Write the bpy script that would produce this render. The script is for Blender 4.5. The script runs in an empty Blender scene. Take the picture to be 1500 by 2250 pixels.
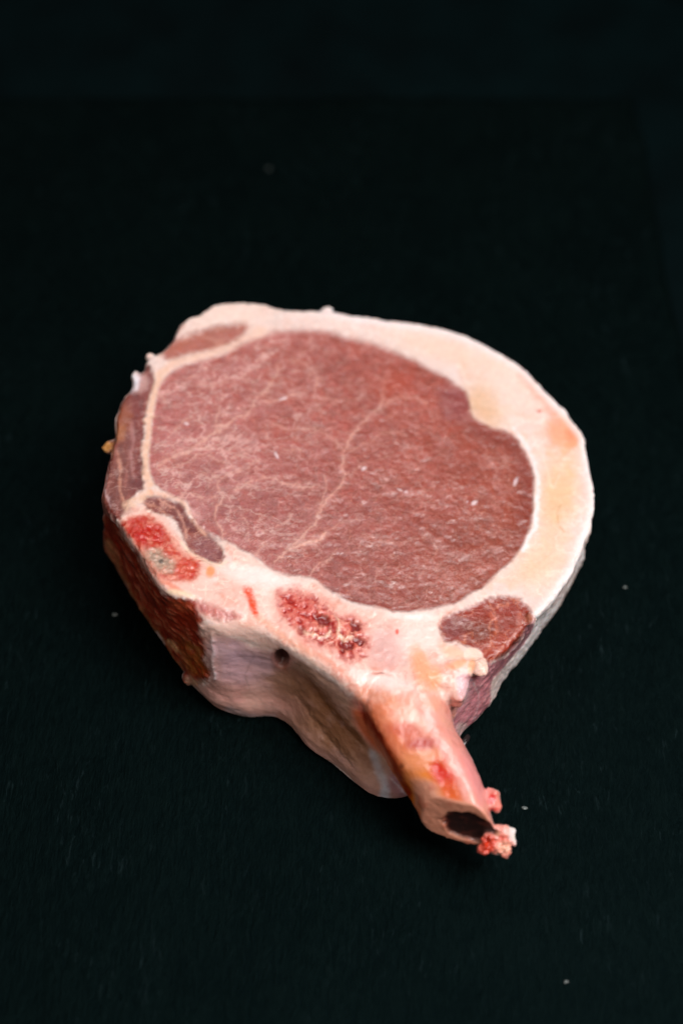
import bpy, bmesh, math, random
import numpy as np
from mathutils import Vector

# ------------------------------------------------------------------ camera, light, exposure
H = 0.038                                   # height of the saw-cut face above the slate
PITCH = math.radians(55.0)
DIST = 0.372
LENS = 50.0
scene = bpy.context.scene
FWD = np.array([0.0, math.cos(PITCH), -math.sin(PITCH)])
UPV = np.array([0.0, math.sin(PITCH), math.cos(PITCH)])
CAM = np.array([0.0, 0.0, H]) - FWD * DIST
FPX = LENS / 36.0 * 2250.0

cam_data = bpy.data.cameras.new("camera")
cam = bpy.data.objects.new("camera", cam_data)
scene.collection.objects.link(cam)
cam.location = CAM
cam.rotation_euler = (math.pi / 2 - PITCH, 0, 0)
cam_data.sensor_fit = 'VERTICAL'
cam_data.sensor_height = 36.0
cam_data.sensor_width = 24.0
cam_data.lens = LENS
cam_data.clip_start = 0.02
cam_data.clip_end = 20.0
cam_data.dof.use_dof = True
cam_data.dof.focus_distance = 0.366
cam_data.dof.aperture_fstop = 4.2
cam_data.dof.aperture_blades = 7
scene.camera = cam

world = bpy.data.worlds.new("World")
scene.world = world
world.use_nodes = True
bg = world.node_tree.nodes["Background"]
bg.inputs["Color"].default_value = (0.80, 0.90, 1.0, 1)
bg.inputs["Strength"].default_value = 0.03


def area_light(name, loc, target, size, size_y, power, color):
    d = bpy.data.lights.new(name, 'AREA')
    d.shape = 'RECTANGLE'
    d.size = size
    d.size_y = size_y
    d.energy = power
    d.color = color
    o = bpy.data.objects.new(name, d)
    scene.collection.objects.link(o)
    o.location = loc
    o.rotation_euler = (Vector(target) - Vector(loc)).to_track_quat('-Z', 'Y').to_euler()
    return o


area_light("window_light", (0.33, -0.10, 0.66), (0.0, 0.0, 0.02), 0.40, 0.40, 6.9, (1.0, 0.98, 0.98))
area_light("back_window_light", (-0.12, 0.52, 0.80), (0.0, 0.0, 0.03), 0.26, 0.18, 1.1, (0.88, 0.94, 1.0))
area_light("fill_light", (-0.45, -0.55, 0.60), (0.0, -0.02, 0.02), 0.6, 0.6, 1.7, (1.0, 0.86, 0.78))  # added fill lamp that lifts the shaded front and left walls

scene.view_settings.view_transform = 'Standard'
scene.view_settings.look = 'None'
scene.view_settings.exposure = 0.0
scene.view_settings.gamma = 1.0
scene.view_settings.use_curve_mapping = False


# ------------------------------------------------------------------ helpers
def at(px, py, z):
    """point of the place, at height z, that the photograph shows at (px, py)"""
    d = FWD + np.array([(px - 750.0) / FPX, 0, 0]) + UPV * ((1125.0 - py) / FPX)
    t = (z - CAM[2]) / d[2]
    return CAM + d * t


def drop(x):
    # the chop is thinner towards its fat side: the cut face tips down to the right
    return 0.115 * np.maximum(0.0, np.asarray(x) + 0.05)


def atc(px, py, z):
    x = at(px, py, z)[0]
    return at(px, py, z - float(drop(x)) * min(1.0, z / 0.024))


def sheet(P):
    r = P - CAM
    w = r @ FWD
    return np.stack([750.0 + FPX * r[:, 0] / w, 1125.0 - FPX * (r @ UPV) / w], 1)


def lin(r, g, b):
    c = np.array([r, g, b], float) / 255.0
    return np.where(c <= 0.04045, c / 12.92, ((c + 0.055) / 1.055) ** 2.4)


def sstep(a, b, x):
    t = np.clip((x - a) / (b - a), 0, 1)
    return t * t * (3 - 2 * t)


def _hash(ix, iy, iz, seed):
    h = (ix.astype(np.uint32) * np.uint32(374761393) + iy.astype(np.uint32) * np.uint32(668265263)
         + iz.astype(np.uint32) * np.uint32(2147483647 ^ 0x5bd1e995) + np.uint32(seed * 974711 + 12345))
    h = (h ^ (h >> np.uint32(13))) * np.uint32(1274126177)
    h = (h ^ (h >> np.uint32(16))) * np.uint32(2246822519)
    h = h ^ (h >> np.uint32(15))
    return (h & np.uint32(0xffffff)).astype(np.float32) / np.float32(0xffffff)


def vnoise(p, seed=0):
    with np.errstate(over='ignore'):
        p = p.astype(np.float32) + np.float32(1000.0)
        i = np.floor(p).astype(np.int64)
        f = p - i
        f = f * f * f * (f * (f * 6 - 15) + 10)
        x0, y0, z0 = i[:, 0], i[:, 1], i[:, 2]
        out = 0
        for dx in (0, 1):
            wx = f[:, 0] if dx else 1 - f[:, 0]
            for dy in (0, 1):
                wy = f[:, 1] if dy else 1 - f[:, 1]
                for dz in (0, 1):
                    wz = f[:, 2] if dz else 1 - f[:, 2]
                    out = out + wx * wy * wz * _hash(x0 + dx, y0 + dy, z0 + dz, seed)
    return out * 2 - 1


def fbm(p, scale, octaves=3, seed=0, gain=0.5):
    q = p / scale
    a, tot, out = 1.0, 0.0, 0
    for o in range(octaves):
        out = out + a * vnoise(q * (2.03 ** o) + 17.3 * o, seed + o)
        tot += a
        a *= gain
    return out / tot


def worley(uv, scale, seed=0):
    """2D cells: returns F1, F2 (in cell units) and a random value for each cell"""
    q = uv / scale + 500.0
    i = np.floor(q).astype(np.int64)
    f1 = np.full(len(q), 9.0)
    f2 = np.full(len(q), 9.0)
    rid = np.zeros(len(q))
    with np.errstate(over='ignore'):
        for dx in (-1, 0, 1):
            for dy in (-1, 0, 1):
                cx, cy = i[:, 0] + dx, i[:, 1] + dy
                jx = _hash(cx, cy, cx * 0 + 1, seed)
                jy = _hash(cx, cy, cx * 0 + 2, seed)
                d = np.hypot(cx + jx - q[:, 0], cy + jy - q[:, 1])
                near = d < f1
                f2 = np.where(near, f1, np.minimum(f2, d))
                rid = np.where(near, _hash(cx, cy, cx * 0 + 3, seed), rid)
                f1 = np.where(near, d, f1)
    return f1, f2, rid


def smooth_poly(pts, closed=True, n=4):
    P = np.array(pts, float)
    m = len(P)
    out = []
    rng = range(m) if closed else range(m - 1)
    for k in rng:
        if closed:
            p0, p1, p2, p3 = P[(k - 1) % m], P[k], P[(k + 1) % m], P[(k + 2) % m]
        else:
            p0, p1, p2, p3 = P[max(k - 1, 0)], P[k], P[k + 1], P[min(k + 2, m - 1)]
        for j in range(n):
            t = j / n
            out.append(0.5 * ((2 * p1) + (-p0 + p2) * t + (2 * p0 - 5 * p1 + 4 * p2 - p3) * t * t
                              + (-p0 + 3 * p1 - 3 * p2 + p3) * t ** 3))
    if not closed:
        out.append(P[-1])
    return np.array(out)


def seg_dist(Q, a, b):
    ab = b - a
    t = np.clip(((Q - a) @ ab) / max(ab @ ab, 1e-9), 0, 1)
    d = Q - a - t[:, None] * ab
    return np.hypot(d[:, 0], d[:, 1]), t


def poly_sd(Q, poly, pad=60):
    """signed distance to a closed outline (negative inside), only worked out near it"""
    lo, hi = poly.min(0) - pad, poly.max(0) + pad
    idx = np.where((Q[:, 0] > lo[0]) & (Q[:, 0] < hi[0]) & (Q[:, 1] > lo[1]) & (Q[:, 1] < hi[1]))[0]
    out = np.full(len(Q), float(pad))
    q = Q[idx]
    d = np.full(len(q), 1e9)
    inside = np.zeros(len(q), bool)
    m = len(poly)
    for k in range(m):
        a, b = poly[k], poly[(k + 1) % m]
        dd, _ = seg_dist(q, a, b)
        d = np.minimum(d, dd)
        c = ((a[1] > q[:, 1]) != (b[1] > q[:, 1]))
        xi = (b[0] - a[0]) * (q[:, 1] - a[1]) / ((b[1] - a[1]) if b[1] != a[1] else 1e-9) + a[0]
        inside ^= c & (q[:, 0] < xi)
    out[idx] = np.where(inside, -d, d)
    return out


# ------------------------------------------------------------------ materials
def nodes_of(m):
    m.use_nodes = True
    return m.node_tree.nodes, m.node_tree.links


def tissue(name, grain=1400.0, grain_amt=0.10, bump=0.25, bump_dist=0.0003, sss=0.35, rad=(0.0022, 0.0009, 0.0006),
           spec=0.45, coat=0.0, coat_rough=0.2, stretch=(1, 1, 1), web=False):
    m = bpy.data.materials.new(name)
    N, L = nodes_of(m)
    bsdf = N["Principled BSDF"]
    col = N.new("ShaderNodeAttribute"); col.attribute_name = "tint"
    rou = N.new("ShaderNodeAttribute"); rou.attribute_name = "rough"
    tc = N.new("ShaderNodeTexCoord")
    mp = N.new("ShaderNodeMapping"); mp.inputs["Scale"].default_value = stretch
    L.new(tc.outputs["Object"], mp.inputs["Vector"])
    n1 = N.new("ShaderNodeTexNoise"); n1.inputs["Scale"].default_value = grain
    n1.inputs["Detail"].default_value = 4.0; n1.inputs["Roughness"].default_value = 0.65
    L.new(mp.outputs["Vector"], n1.inputs["Vector"])
    mr = N.new("ShaderNodeMapRange")
    mr.inputs["From Min"].default_value = 0.25; mr.inputs["From Max"].default_value = 0.75
    mr.inputs["To Min"].default_value = 1 - grain_amt; mr.inputs["To Max"].default_value = 1 + grain_amt
    L.new(n1.outputs["Fac"], mr.inputs["Value"])
    vm = N.new("ShaderNodeVectorMath"); vm.operation = 'SCALE'
    L.new(col.outputs["Color"], vm.inputs[0]); L.new(mr.outputs["Result"], vm.inputs["Scale"])
    out = vm.outputs["Vector"]
    if web:                                         # fine threads of fat between the fibre bundles
        mw = N.new("ShaderNodeMapping"); mw.inputs["Rotation"].default_value = (0, 0, math.radians(14))
        mw.inputs["Scale"].default_value = (0.55, 1.0, 0.2)
        L.new(tc.outputs["Object"], mw.inputs["Vector"])
        ma = N.new("ShaderNodeAttribute"); ma.attribute_name = "marbling"
        for sc_, w_, amt_, colr in ((120.0, 0.022, 0.50, (0.68, 0.44, 0.38, 1)), (250.0, 0.024, 0.42, (0.64, 0.40, 0.34, 1)),
                                    (600.0, 0.030, 0.22, (0.60, 0.34, 0.27, 1))):
            t_ = N.new("ShaderNodeTexNoise"); t_.inputs["Scale"].default_value = sc_
            t_.inputs["Detail"].default_value = 4.0; t_.inputs["Roughness"].default_value = 0.62
            t_.inputs["Distortion"].default_value = 0.15
            L.new(mw.outputs["Vector"], t_.inputs["Vector"])
            d_ = N.new("ShaderNodeMath"); d_.operation = 'SUBTRACT'; d_.inputs[1].default_value = 0.5
            L.new(t_.outputs["Fac"], d_.inputs[0])
            a_ = N.new("ShaderNodeMath"); a_.operation = 'ABSOLUTE'; L.new(d_.outputs["Value"], a_.inputs[0])
            r_ = N.new("ShaderNodeMapRange"); r_.inputs["From Min"].default_value = 0.0; r_.inputs["From Max"].default_value = w_
            r_.inputs["To Min"].default_value = amt_; r_.inputs["To Max"].default_value = 0.0
            L.new(a_.outputs["Value"], r_.inputs["Value"])
            k_ = N.new("ShaderNodeMath"); k_.operation = 'MULTIPLY'
            g_ = N.new("ShaderNodeTexNoise"); g_.inputs["Scale"].default_value = sc_ * 0.9; g_.inputs["Detail"].default_value = 3.0
            L.new(tc.outputs["Object"], g_.inputs["Vector"])
            h_ = N.new("ShaderNodeMapRange"); h_.inputs["From Min"].default_value = 0.38; h_.inputs["From Max"].default_value = 0.56
            L.new(g_.outputs["Fac"], h_.inputs["Value"])
            q_ = N.new("ShaderNodeMath"); q_.operation = 'MULTIPLY'
            L.new(h_.outputs["Result"], q_.inputs[0]); L.new(ma.outputs["Fac"], q_.inputs[1])
            L.new(r_.outputs["Result"], k_.inputs[0]); L.new(q_.outputs["Value"], k_.inputs[1])
            x_ = N.new("ShaderNodeMixRGB"); x_.inputs["Color2"].default_value = colr
            L.new(k_.outputs["Value"], x_.inputs["Fac"]); L.new(out, x_.inputs["Color1"])
            out = x_.outputs["Color"]
    L.new(out, bsdf.inputs["Base Color"])
    n2 = N.new("ShaderNodeTexNoise"); n2.inputs["Scale"].default_value = grain * 0.7
    n2.inputs["Detail"].default_value = 5.0; n2.inputs["Roughness"].default_value = 0.7
    L.new(mp.outputs["Vector"], n2.inputs["Vector"])
    bp = N.new("ShaderNodeBump"); bp.inputs["Strength"].default_value = bump
    bp.inputs["Distance"].default_value = bump_dist
    L.new(n2.outputs["Fac"], bp.inputs["Height"])
    L.new(bp.outputs["Normal"], bsdf.inputs["Normal"])
    # wet film: roughness wanders a little
    ad = N.new("ShaderNodeMath"); ad.operation = 'MULTIPLY_ADD'
    n3 = N.new("ShaderNodeTexNoise"); n3.inputs["Scale"].default_value = 260.0; n3.inputs["Detail"].default_value = 3.0
    L.new(tc.outputs["Object"], n3.inputs["Vector"])
    ad.inputs[1].default_value = 0.24
    L.new(n3.outputs["Fac"], ad.inputs[0]); L.new(rou.outputs["Fac"], ad.inputs[2])
    L.new(ad.outputs["Value"], bsdf.inputs["Roughness"])
    bsdf.inputs["Specular IOR Level"].default_value = spec
    bsdf.inputs["Subsurface Weight"].default_value = sss
    bsdf.inputs["Subsurface Radius"].default_value = rad
    bsdf.inputs["Subsurface Scale"].default_value = 1.0
    bsdf.inputs["Coat Weight"].default_value = coat
    bsdf.inputs["Coat Roughness"].default_value = coat_rough
    n4 = N.new("ShaderNodeTexNoise"); n4.inputs["Scale"].default_value = 620.0
    n4.inputs["Detail"].default_value = 4.0; n4.inputs["Roughness"].default_value = 0.6
    L.new(mp.outputs["Vector"], n4.inputs["Vector"])
    b4 = N.new("ShaderNodeBump"); b4.inputs["Strength"].default_value = 0.85; b4.inputs["Distance"].default_value = 0.0005
    L.new(n4.outputs["Fac"], b4.inputs["Height"])
    L.new(b4.outputs["Normal"], bsdf.inputs["Coat Normal"])
    return m


MAT = {
    'muscle': tissue("raw_muscle", 1900, 0.15, 0.6, 0.0003, 0.15, (0.0012, 0.0004, 0.0002), 0.4, 0.75, 0.14, web=True),
    'fat': tissue("pork_fat", 800, 0.09, 0.55, 0.0003, 0.30, (0.0013, 0.0008, 0.0006), 0.35, 0.30, 0.20),
    'bone': tissue("bone", 1100, 0.05, 0.28, 0.0003, 0.16, (0.0008, 0.0005, 0.0004), 0.4, 0.55, 0.14),
    'spongy': tissue("spongy_bone", 1300, 0.10, 0.5, 0.0004, 0.2, (0.0014, 0.0004, 0.0003), 0.5, 0.7, 0.12),
    'membrane': tissue("membrane", 700, 0.06, 0.30, 0.0003, 0.16, (0.0008, 0.0005, 0.0004), 0.5, 0.8, 0.12),
    'marrow': tissue("marrow", 900, 0.2, 0.5, 0.0004, 0.0, (0.001, 0.0004, 0.0003), 0.3, 0.6, 0.2),
}


# ------------------------------------------------------------------ slate board and table
def slate_material():
    m = bpy.data.materials.new("black_slate")
    N, L = nodes_of(m)
    b = N["Principled BSDF"]
    tc = N.new("ShaderNodeTexCoord")
    mp = N.new("ShaderNodeMapping"); mp.inputs["Scale"].default_value = (1.0, 0.28, 1.0)
    mp.inputs["Rotation"].default_value = (0, 0, math.radians(-8))
    L.new(tc.outputs["Object"], mp.inputs["Vector"])
    n = N.new("ShaderNodeTexNoise"); n.inputs["Scale"].default_value = 900; n.inputs["Detail"].default_value = 6
    n.inputs["Roughness"].default_value = 0.7
    L.new(mp.outputs["Vector"], n.inputs["Vector"])
    n2 = N.new("ShaderNodeTexNoise"); n2.inputs["Scale"].default_value = 26; n2.inputs["Detail"].default_value = 6
    n2.inputs["Roughness"].default_value = 0.65
    L.new(tc.outputs["Object"], n2.inputs["Vector"])
    cr = N.new("ShaderNodeValToRGB")
    cr.color_ramp.elements[0].position = 0.30; cr.color_ramp.elements[0].color = (0.0002, 0.0009, 0.0007, 1)
    cr.color_ramp.elements[1].position = 0.72; cr.color_ramp.elements[1].color = (0.0009, 0.0024, 0.0020, 1)
    mg = N.new("ShaderNodeMath"); mg.operation = 'MULTIPLY_ADD'
    mg.inputs[1].default_value = 2.4; mg.inputs[2].default_value = -1.2
    L.new(n.outputs["Fac"], mg.inputs[0])
    ms_ = N.new("ShaderNodeMath"); ms_.operation = 'ADD'
    L.new(n2.outputs["Fac"], ms_.inputs[0]); L.new(mg.outputs["Value"], ms_.inputs[1])
    L.new(ms_.outputs["Value"], cr.inputs["Fac"])
    # pale scratches and mineral flecks, long in the cleft direction
    mp2 = N.new("ShaderNodeMapping"); mp2.inputs["Scale"].default_value = (1.0, 0.24, 1.0)
    mp2.inputs["Rotation"].default_value = (0, 0, math.radians(-12))
    L.new(tc.outputs["Object"], mp2.inputs["Vector"])
    n3 = N.new("ShaderNodeTexNoise"); n3.inputs["Scale"].default_value = 950; n3.inputs["Detail"].default_value = 4; n3.inputs["Distortion"].default_value = 0.8
    L.new(mp2.outputs["Vector"], n3.inputs["Vector"])
    r3 = N.new("ShaderNodeMapRange"); r3.inputs["From Min"].default_value = 0.60; r3.inputs["From Max"].default_value = 0.80
    L.new(n3.outputs["Fac"], r3.inputs["Value"])
    n4 = N.new("ShaderNodeTexNoise"); n4.inputs["Scale"].default_value = 40; n4.inputs["Detail"].default_value = 2
    L.new(tc.outputs["Object"], n4.inputs["Vector"])
    r4 = N.new("ShaderNodeMapRange"); r4.inputs["From Min"].default_value = 0.42; r4.inputs["From Max"].default_value = 0.66
    L.new(n4.outputs["Fac"], r4.inputs["Value"])
    mu = N.new("ShaderNodeMath"); mu.operation = 'MULTIPLY'
    L.new(r3.outputs["Result"], mu.inputs[0]); L.new(r4.outputs["Result"], mu.inputs[1])
    mx = N.new("ShaderNodeMixRGB"); mx.inputs["Color2"].default_value = (0.009, 0.016, 0.017, 1)
    L.new(mu.outputs["Value"], mx.inputs["Fac"]); L.new(cr.outputs["Color"], mx.inputs["Color1"])
    L.new(mx.outputs["Color"], b.inputs["Base Color"])
    bp = N.new("ShaderNodeBump"); bp.inputs["Strength"].default_value = 0.9; bp.inputs["Distance"].default_value = 0.0006
    L.new(n.outputs["Fac"], bp.inputs["Height"]); L.new(bp.outputs["Normal"], b.inputs["Normal"])
    b.inputs["Roughness"].default_value = 0.55
    b.inputs["Specular IOR Level"].default_value = 0.06
    b.inputs["Specular Tint"].default_value = (0.40, 0.92, 1.0, 1)
    return m


def table_material():
    m = bpy.data.materials.new("dark_table")
    N, L = nodes_of(m)
    b = N["Principled BSDF"]
    tc = N.new("ShaderNodeTexCoord")
    n = N.new("ShaderNodeTexNoise"); n.inputs["Scale"].default_value = 35; n.inputs["Detail"].default_value = 5
    L.new(tc.outputs["Object"], n.inputs["Vector"])
    cr = N.new("ShaderNodeValToRGB")
    cr.color_ramp.elements[0].position = 0.3; cr.color_ramp.elements[0].color = (0.0002, 0.0018, 0.0020, 1)
    cr.color_ramp.elements[1].position = 0.8; cr.color_ramp.elements[1].color = (0.0007, 0.0044, 0.0049, 1)
    L.new(n.outputs["Fac"], cr.inputs["Fac"]); L.new(cr.outputs["Color"], b.inputs["Base Color"])
    bp = N.new("ShaderNodeBump"); bp.inputs["Strength"].default_value = 0.3; bp.inputs["Distance"].default_value = 0.0006
    L.new(n.outputs["Fac"], bp.inputs["Height"]); L.new(bp.outputs["Normal"], b.inputs["Normal"])
    b.inputs["Roughness"].default_value = 0.6
    b.inputs["Specular IOR Level"].default_value = 0.04
    return m


def mesh_obj(name, V, F, mat, parent=None, smooth=True):
    me = bpy.data.meshes.new(name)
    me.from_pydata([tuple(v) for v in V], [], [tuple(f) for f in F])
    me.update()
    if smooth:
        me.polygons.foreach_set("use_smooth", [True] * len(me.polygons))
    me.materials.append(mat)
    o = bpy.data.objects.new(name, me)
    scene.collection.objects.link(o)
    o.parent = parent
    return o


SLATE_T = 0.006
a, b_ = at(1404, 235, 0), at(1505, 800, 0)           # right edge of the board
back_y = at(700, 205, 0)[1]
x_left, y_front = -0.20, -0.17


def edge_x(y):
    return a[0] + (b_[0] - a[0]) * (y - a[1]) / (b_[1] - a[1])


nx, ny = 330, 430
gx = np.linspace(0, 1, nx)
gy = np.linspace(0, 1, ny)
GX, GY = np.meshgrid(gx, gy)
Y = y_front + (back_y - y_front) * GY
ones = np.zeros(ny)
ey = y_front + (back_y - y_front) * gy
er = edge_x(ey) + 0.0022 * fbm(np.stack([ey, ones, ones], 1), 0.012, 4, 5)
X = x_left + (er[:, None] - x_left) * GX
Y = Y + GY ** 20 * 0.003 * fbm(np.stack([X.ravel(), X.ravel() * 0, X.ravel() * 0], 1), 0.015, 4, 8).reshape(X.shape)
P = np.stack([X.ravel(), Y.ravel(), X.ravel() * 0], 1)
Ps = P.copy(); Ps[:, 1] *= 0.33
zz = 0.00035 * fbm(Ps, 0.006, 4, 21, 0.6) + 0.0006 * fbm(P, 0.05, 2, 25)
edge_d = np.minimum(er[:, None] - X, back_y - Y + 0 * X).ravel()
zz = zz - 0.0022 * np.exp(-np.maximum(edge_d, 0) / 0.0016)
core = np.exp(-((P[:, 0] / 0.07) ** 2 + ((P[:, 1] + 0.005) / 0.07) ** 2) ** 2)
zz = zz * (1 - 0.6 * core) - 0.0004
P[:, 2] = zz
idx = np.arange(nx * ny).reshape(ny, nx)
F = np.stack([idx[:-1, :-1], idx[:-1, 1:], idx[1:, 1:], idx[1:, :-1]], -1).reshape(-1, 4).tolist()
rim = list(idx[0, :]) + list(idx[1:, -1]) + list(idx[-1, -2::-1]) + list(idx[-2:0:-1, 0])
base = len(P)
low = P[rim].copy(); low[:, 2] = -SLATE_T
P = np.vstack([P, low])
m_ = len(rim)
for k in range(m_):
    F.append((rim[(k + 1) % m_], rim[k], base + k, base + (k + 1) % m_))
F.append(tuple(base + k for k in range(m_ - 1, -1, -1)))
slate = mesh_obj("slate_board", P, F, slate_material())
slate["label"] = "black slate serving board with rough cleft surface under the chop"
slate["category"] = "slate board"

tb = bmesh.new()
bmesh.ops.create_grid(tb, x_segments=8, y_segments=8, size=1.2)
tme = bpy.data.meshes.new("table")
tb.to_mesh(tme); tb.free()
tme.materials.append(table_material())
table = bpy.data.objects.new("table", tme)
table.location = (0, 0.3, -SLATE_T - 0.0005)
scene.collection.objects.link(table)
table["kind"] = "structure"

# ------------------------------------------------------------------ the chop: solid outline, side to side
# each station: (top px, top py, top z), (foot px, foot py)   - the foot stands on the slate
ST = [
    ((222, 1095, H), (243, 1208)), ((238, 1125, H), (262, 1250)), ((260, 1147, H), (290, 1305)),
    ((280, 1180, H), (306, 1332)), ((300, 1207, H), (325, 1360)), ((320, 1239, H), (345, 1392)),
    ((350, 1287, H), (383, 1445)), ((378, 1307, H), (404, 1478)), ((415, 1325, H), (424, 1512)),
    ((445, 1362, H), (470, 1556)), ((480, 1370, H), (503, 1573)), ((530, 1370, H), (548, 1584)),
    ((585, 1390, H), (602, 1582)), ((625, 1416, H), (640, 1602)), ((660, 1436, H), (680, 1652)),
    ((700, 1462, H), (730, 1688)), ((742, 1490, H), (775, 1726)), ((782, 1518, .0372), (812, 1751)),
    ((822, 1548, .0335), (845, 1760)), ((866, 1604, .0275), (884, 1758)), ((900, 1636, .024), (915, 1742)),
    ((925, 1625, .026), (950, 1712)), ((960, 1575, .031), (980, 1668)), ((990, 1528, .036), (1008, 1622)),
    ((1012, 1498, H), (1030, 1598)), ((1040, 1478, H), (1058, 1570)), ((1070, 1458, H), (1076, 1550)),
    ((1102, 1436, H), (1090, 1514)), ((1132, 1408, H), (1118, 1474)), ((1162, 1376, H), (1154, 1426)),
    ((1186, 1350, H), (1184, 1383)), ((1218, 1318, H), (1206, 1352)), ((1243, 1280, H), (1222, 1326)),
    ((1262, 1250, H), (1236, 1302)), ((1276, 1215, H), (1247, 1280)), ((1284, 1192, H), (1255, 1264)),
    ((1297, 1165, H), (1262, 1246)),
]
HID = [(1302, 1140), (1310, 1110), (1308, 1070), (1302, 1040), (1296, 1010), (1290, 985), (1287, 957), (1268, 932),
       (1248, 905), (1215, 870), (1180, 835), (1145, 800), (1100, 772), (1050, 745), (1000, 725), (950, 714),
       (900, 706), (850, 700), (800, 692), (760, 687), (735, 681), (700, 678), (660, 679), (620, 675), (580, 665),
       (540, 660), (490, 661), (461, 670), (439, 686), (413, 696), (394, 711), (383, 726), (375, 746), (349, 772),
       (331, 780), (319, 790), (314, 808), (301, 823), (290, 838), (282, 856), (267, 873), (258, 897), (249, 916),
       (250, 940), (247, 965), (238, 1000), (231, 1028), (226, 1051), (220, 1077)]
top, foot = [], []
for (t, f) in ST:
    top.append(atc(*t)); foot.append(at(f[0], f[1], 0.0))
cen = np.array([0.002, 0.012])
for i, (x, y) in enumerate(HID):
    p = atc(x, y, H)
    inset = 0.0085 - 0.0045 * min(1.0, i / 14.0)
    if i > 40:
        inset = 0.003 + 0.0008 * (i - 40)
    d = cen - p[:2]; d = d / np.hypot(*d)
    top.append(p); foot.append(np.array([p[0] + d[0] * inset, p[1] + d[1] * inset, 0.0]))
top = smooth_poly(top, True, 3); foot = smooth_poly(foot, True, 3)
foot[:, 2] = 0.0
n_st = len(top)
LEV = [(0.0, -0.0012), (0.03, 0.0), (0.14, 0.0011), (0.35, 0.0010), (0.6, 0.0002), (0.8, 0.0), (0.92, 0.0), (0.975, -0.00025), (1.0, -0.0011)]
tang = np.roll(top, -1, 0) - np.roll(top, 1, 0)
outw = np.stack([tang[:, 1], -tang[:, 0], tang[:, 0] * 0], 1)
outw /= np.linalg.norm(outw, axis=1)[:, None]
if ((top[:, :2] - cen) * outw[:, :2]).sum() < 0:
    outw = -outw
# on the front the rib cage side is hollow: the wall bends in under the upper rim
hollow = np.zeros(n_st)
for k in range(n_st):
    s = k / 3.0
    hollow[k] = 0.0026 * np.exp(-((s - 14.5) / 3.0) ** 2)
bm = bmesh.new()
rings = []
for (t, o) in LEV:
    P = foot * (1 - t) + top * t + outw * o - outw * (hollow * math.sin(math.pi * min(1, t * 1.02)) ** 1.0)[:, None]
    P[:, 2] = (top[:, 2]) * t
    rings.append([bm.verts.new(p) for p in P])
for r0, r1 in zip(rings[:-1], rings[1:]):
    for k in range(n_st):
        bm.faces.new((r0[k], r0[(k + 1) % n_st], r1[(k + 1) % n_st], r1[k]))
inner = top - outw * (0.004 + 1.15 * (H - drop(top[:, 0]) - top[:, 2]))[:, None]
inner[:, 2] = H - drop(inner[:, 0])
rin = [bm.verts.new(p) for p in inner]
for k in range(n_st):
    bm.faces.new((rings[-1][k], rings[-1][(k + 1) % n_st], rin[(k + 1) % n_st], rin[k]))
bm.faces.new(rin)
bm.faces.new(list(reversed(rings[0])))
bmesh.ops.triangulate(bm, faces=bm.faces[:], ngon_method='EAR_CLIP')

# rib bone: a swept, flattened tube with an oblique sawn end
RIB = [  # px, py, z, half width, half thickness, how far the section turns towards the oblique cut
    (868, 1400, .0262, .0120, .0068, 0), (878, 1470, .0300, .0122, .0072, 0), (892, 1540, .0307, .0114, .0074, 0),
    (921, 1618, .0296, .0099, .0071, 0), (948, 1665, .0288, .0095, .0069, .1), (972, 1710, .0279, .0094, .0068, .35),
    (994, 1760, .0268, .0092, .0068, .7), (1010, 1808, .0258, .0094, .0067, 1.0)]
rp = np.array([atc(x, y, z) for x, y, z, *_ in RIB])
rr = np.array([(w, h, c) for *_, w, h, c in RIB])
fine = smooth_poly(np.hstack([rp, rr]), False, 5)
RA, RW, RH, RC = fine[:, :3], fine[:, 3], fine[:, 4], fine[:, 5]
cut_dir = np.array([0.955, -0.296, 0.0])
rings = []
# flat upper facet, ridge, steep right facet
SECT = smooth_poly([(-1.0, -0.10), (-0.97, 0.55), (-0.70, 0.90), (-0.10, 0.98), (0.34, 1.0), (0.66, 0.66), (0.92, 0.10), (0.95, -0.45), (0.60, -0.92), (0.0, -1.0), (-0.65, -0.92), (-0.97, -0.6)], True, 3)
nseg = len(SECT)
for k in range(len(RA)):
    d = RA[min(k + 1, len(RA) - 1)] - RA[max(k - 1, 0)]
    d /= np.linalg.norm(d)
    side = np.cross(d, [0, 0, 1.0]); side /= np.linalg.norm(side)
    if side[0] < 0:
        side = -side
    upn = np.cross(side, d)
    if upn[2] < 0:
        upn = -upn
    sd = side * (1 - RC[k]) + cut_dir * RC[k]
    un = upn * (1 - RC[k]) + np.array([0.08, 0.30, 1.0]) * RC[k]
    sd /= np.linalg.norm(sd)
    ring = []
    for (cu, cv) in SECT:
        ring.append(bm.verts.new(RA[k] + sd * cu * RW[k] + un * cv * RH[k]))
    rings.append(ring)
for r0, r1 in zip(rings[:-1], rings[1:]):
    for j in range(nseg):
        bm.faces.new((r0[j], r0[(j + 1) % nseg], r1[(j + 1) % nseg], r1[j]))
bm.faces.new(list(reversed(rings[0]))); bm.faces.new(rings[-1])


def blob(px, py, z, r, sq=(1, 1, 1), seed=0):
    g = bmesh.ops.create_icosphere(bm, subdivisions=2, radius=r)
    c = atc(px, py, z)
    rnd = random.Random(seed)
    ph = [rnd.uniform(0, 6) for _ in range(3)]
    for v in g['verts']:
        n = v.co.normalized()
        k = 1 + 0.18 * math.sin(3 * n.x + ph[0]) * math.sin(4 * n.y + ph[1]) + 0.12 * math.sin(5 * n.z + ph[2])
        v.co = Vector((c[0] + v.co.x * k * sq[0], c[1] + v.co.y * k * sq[1], c[2] + v.co.z * k * sq[2]))


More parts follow.
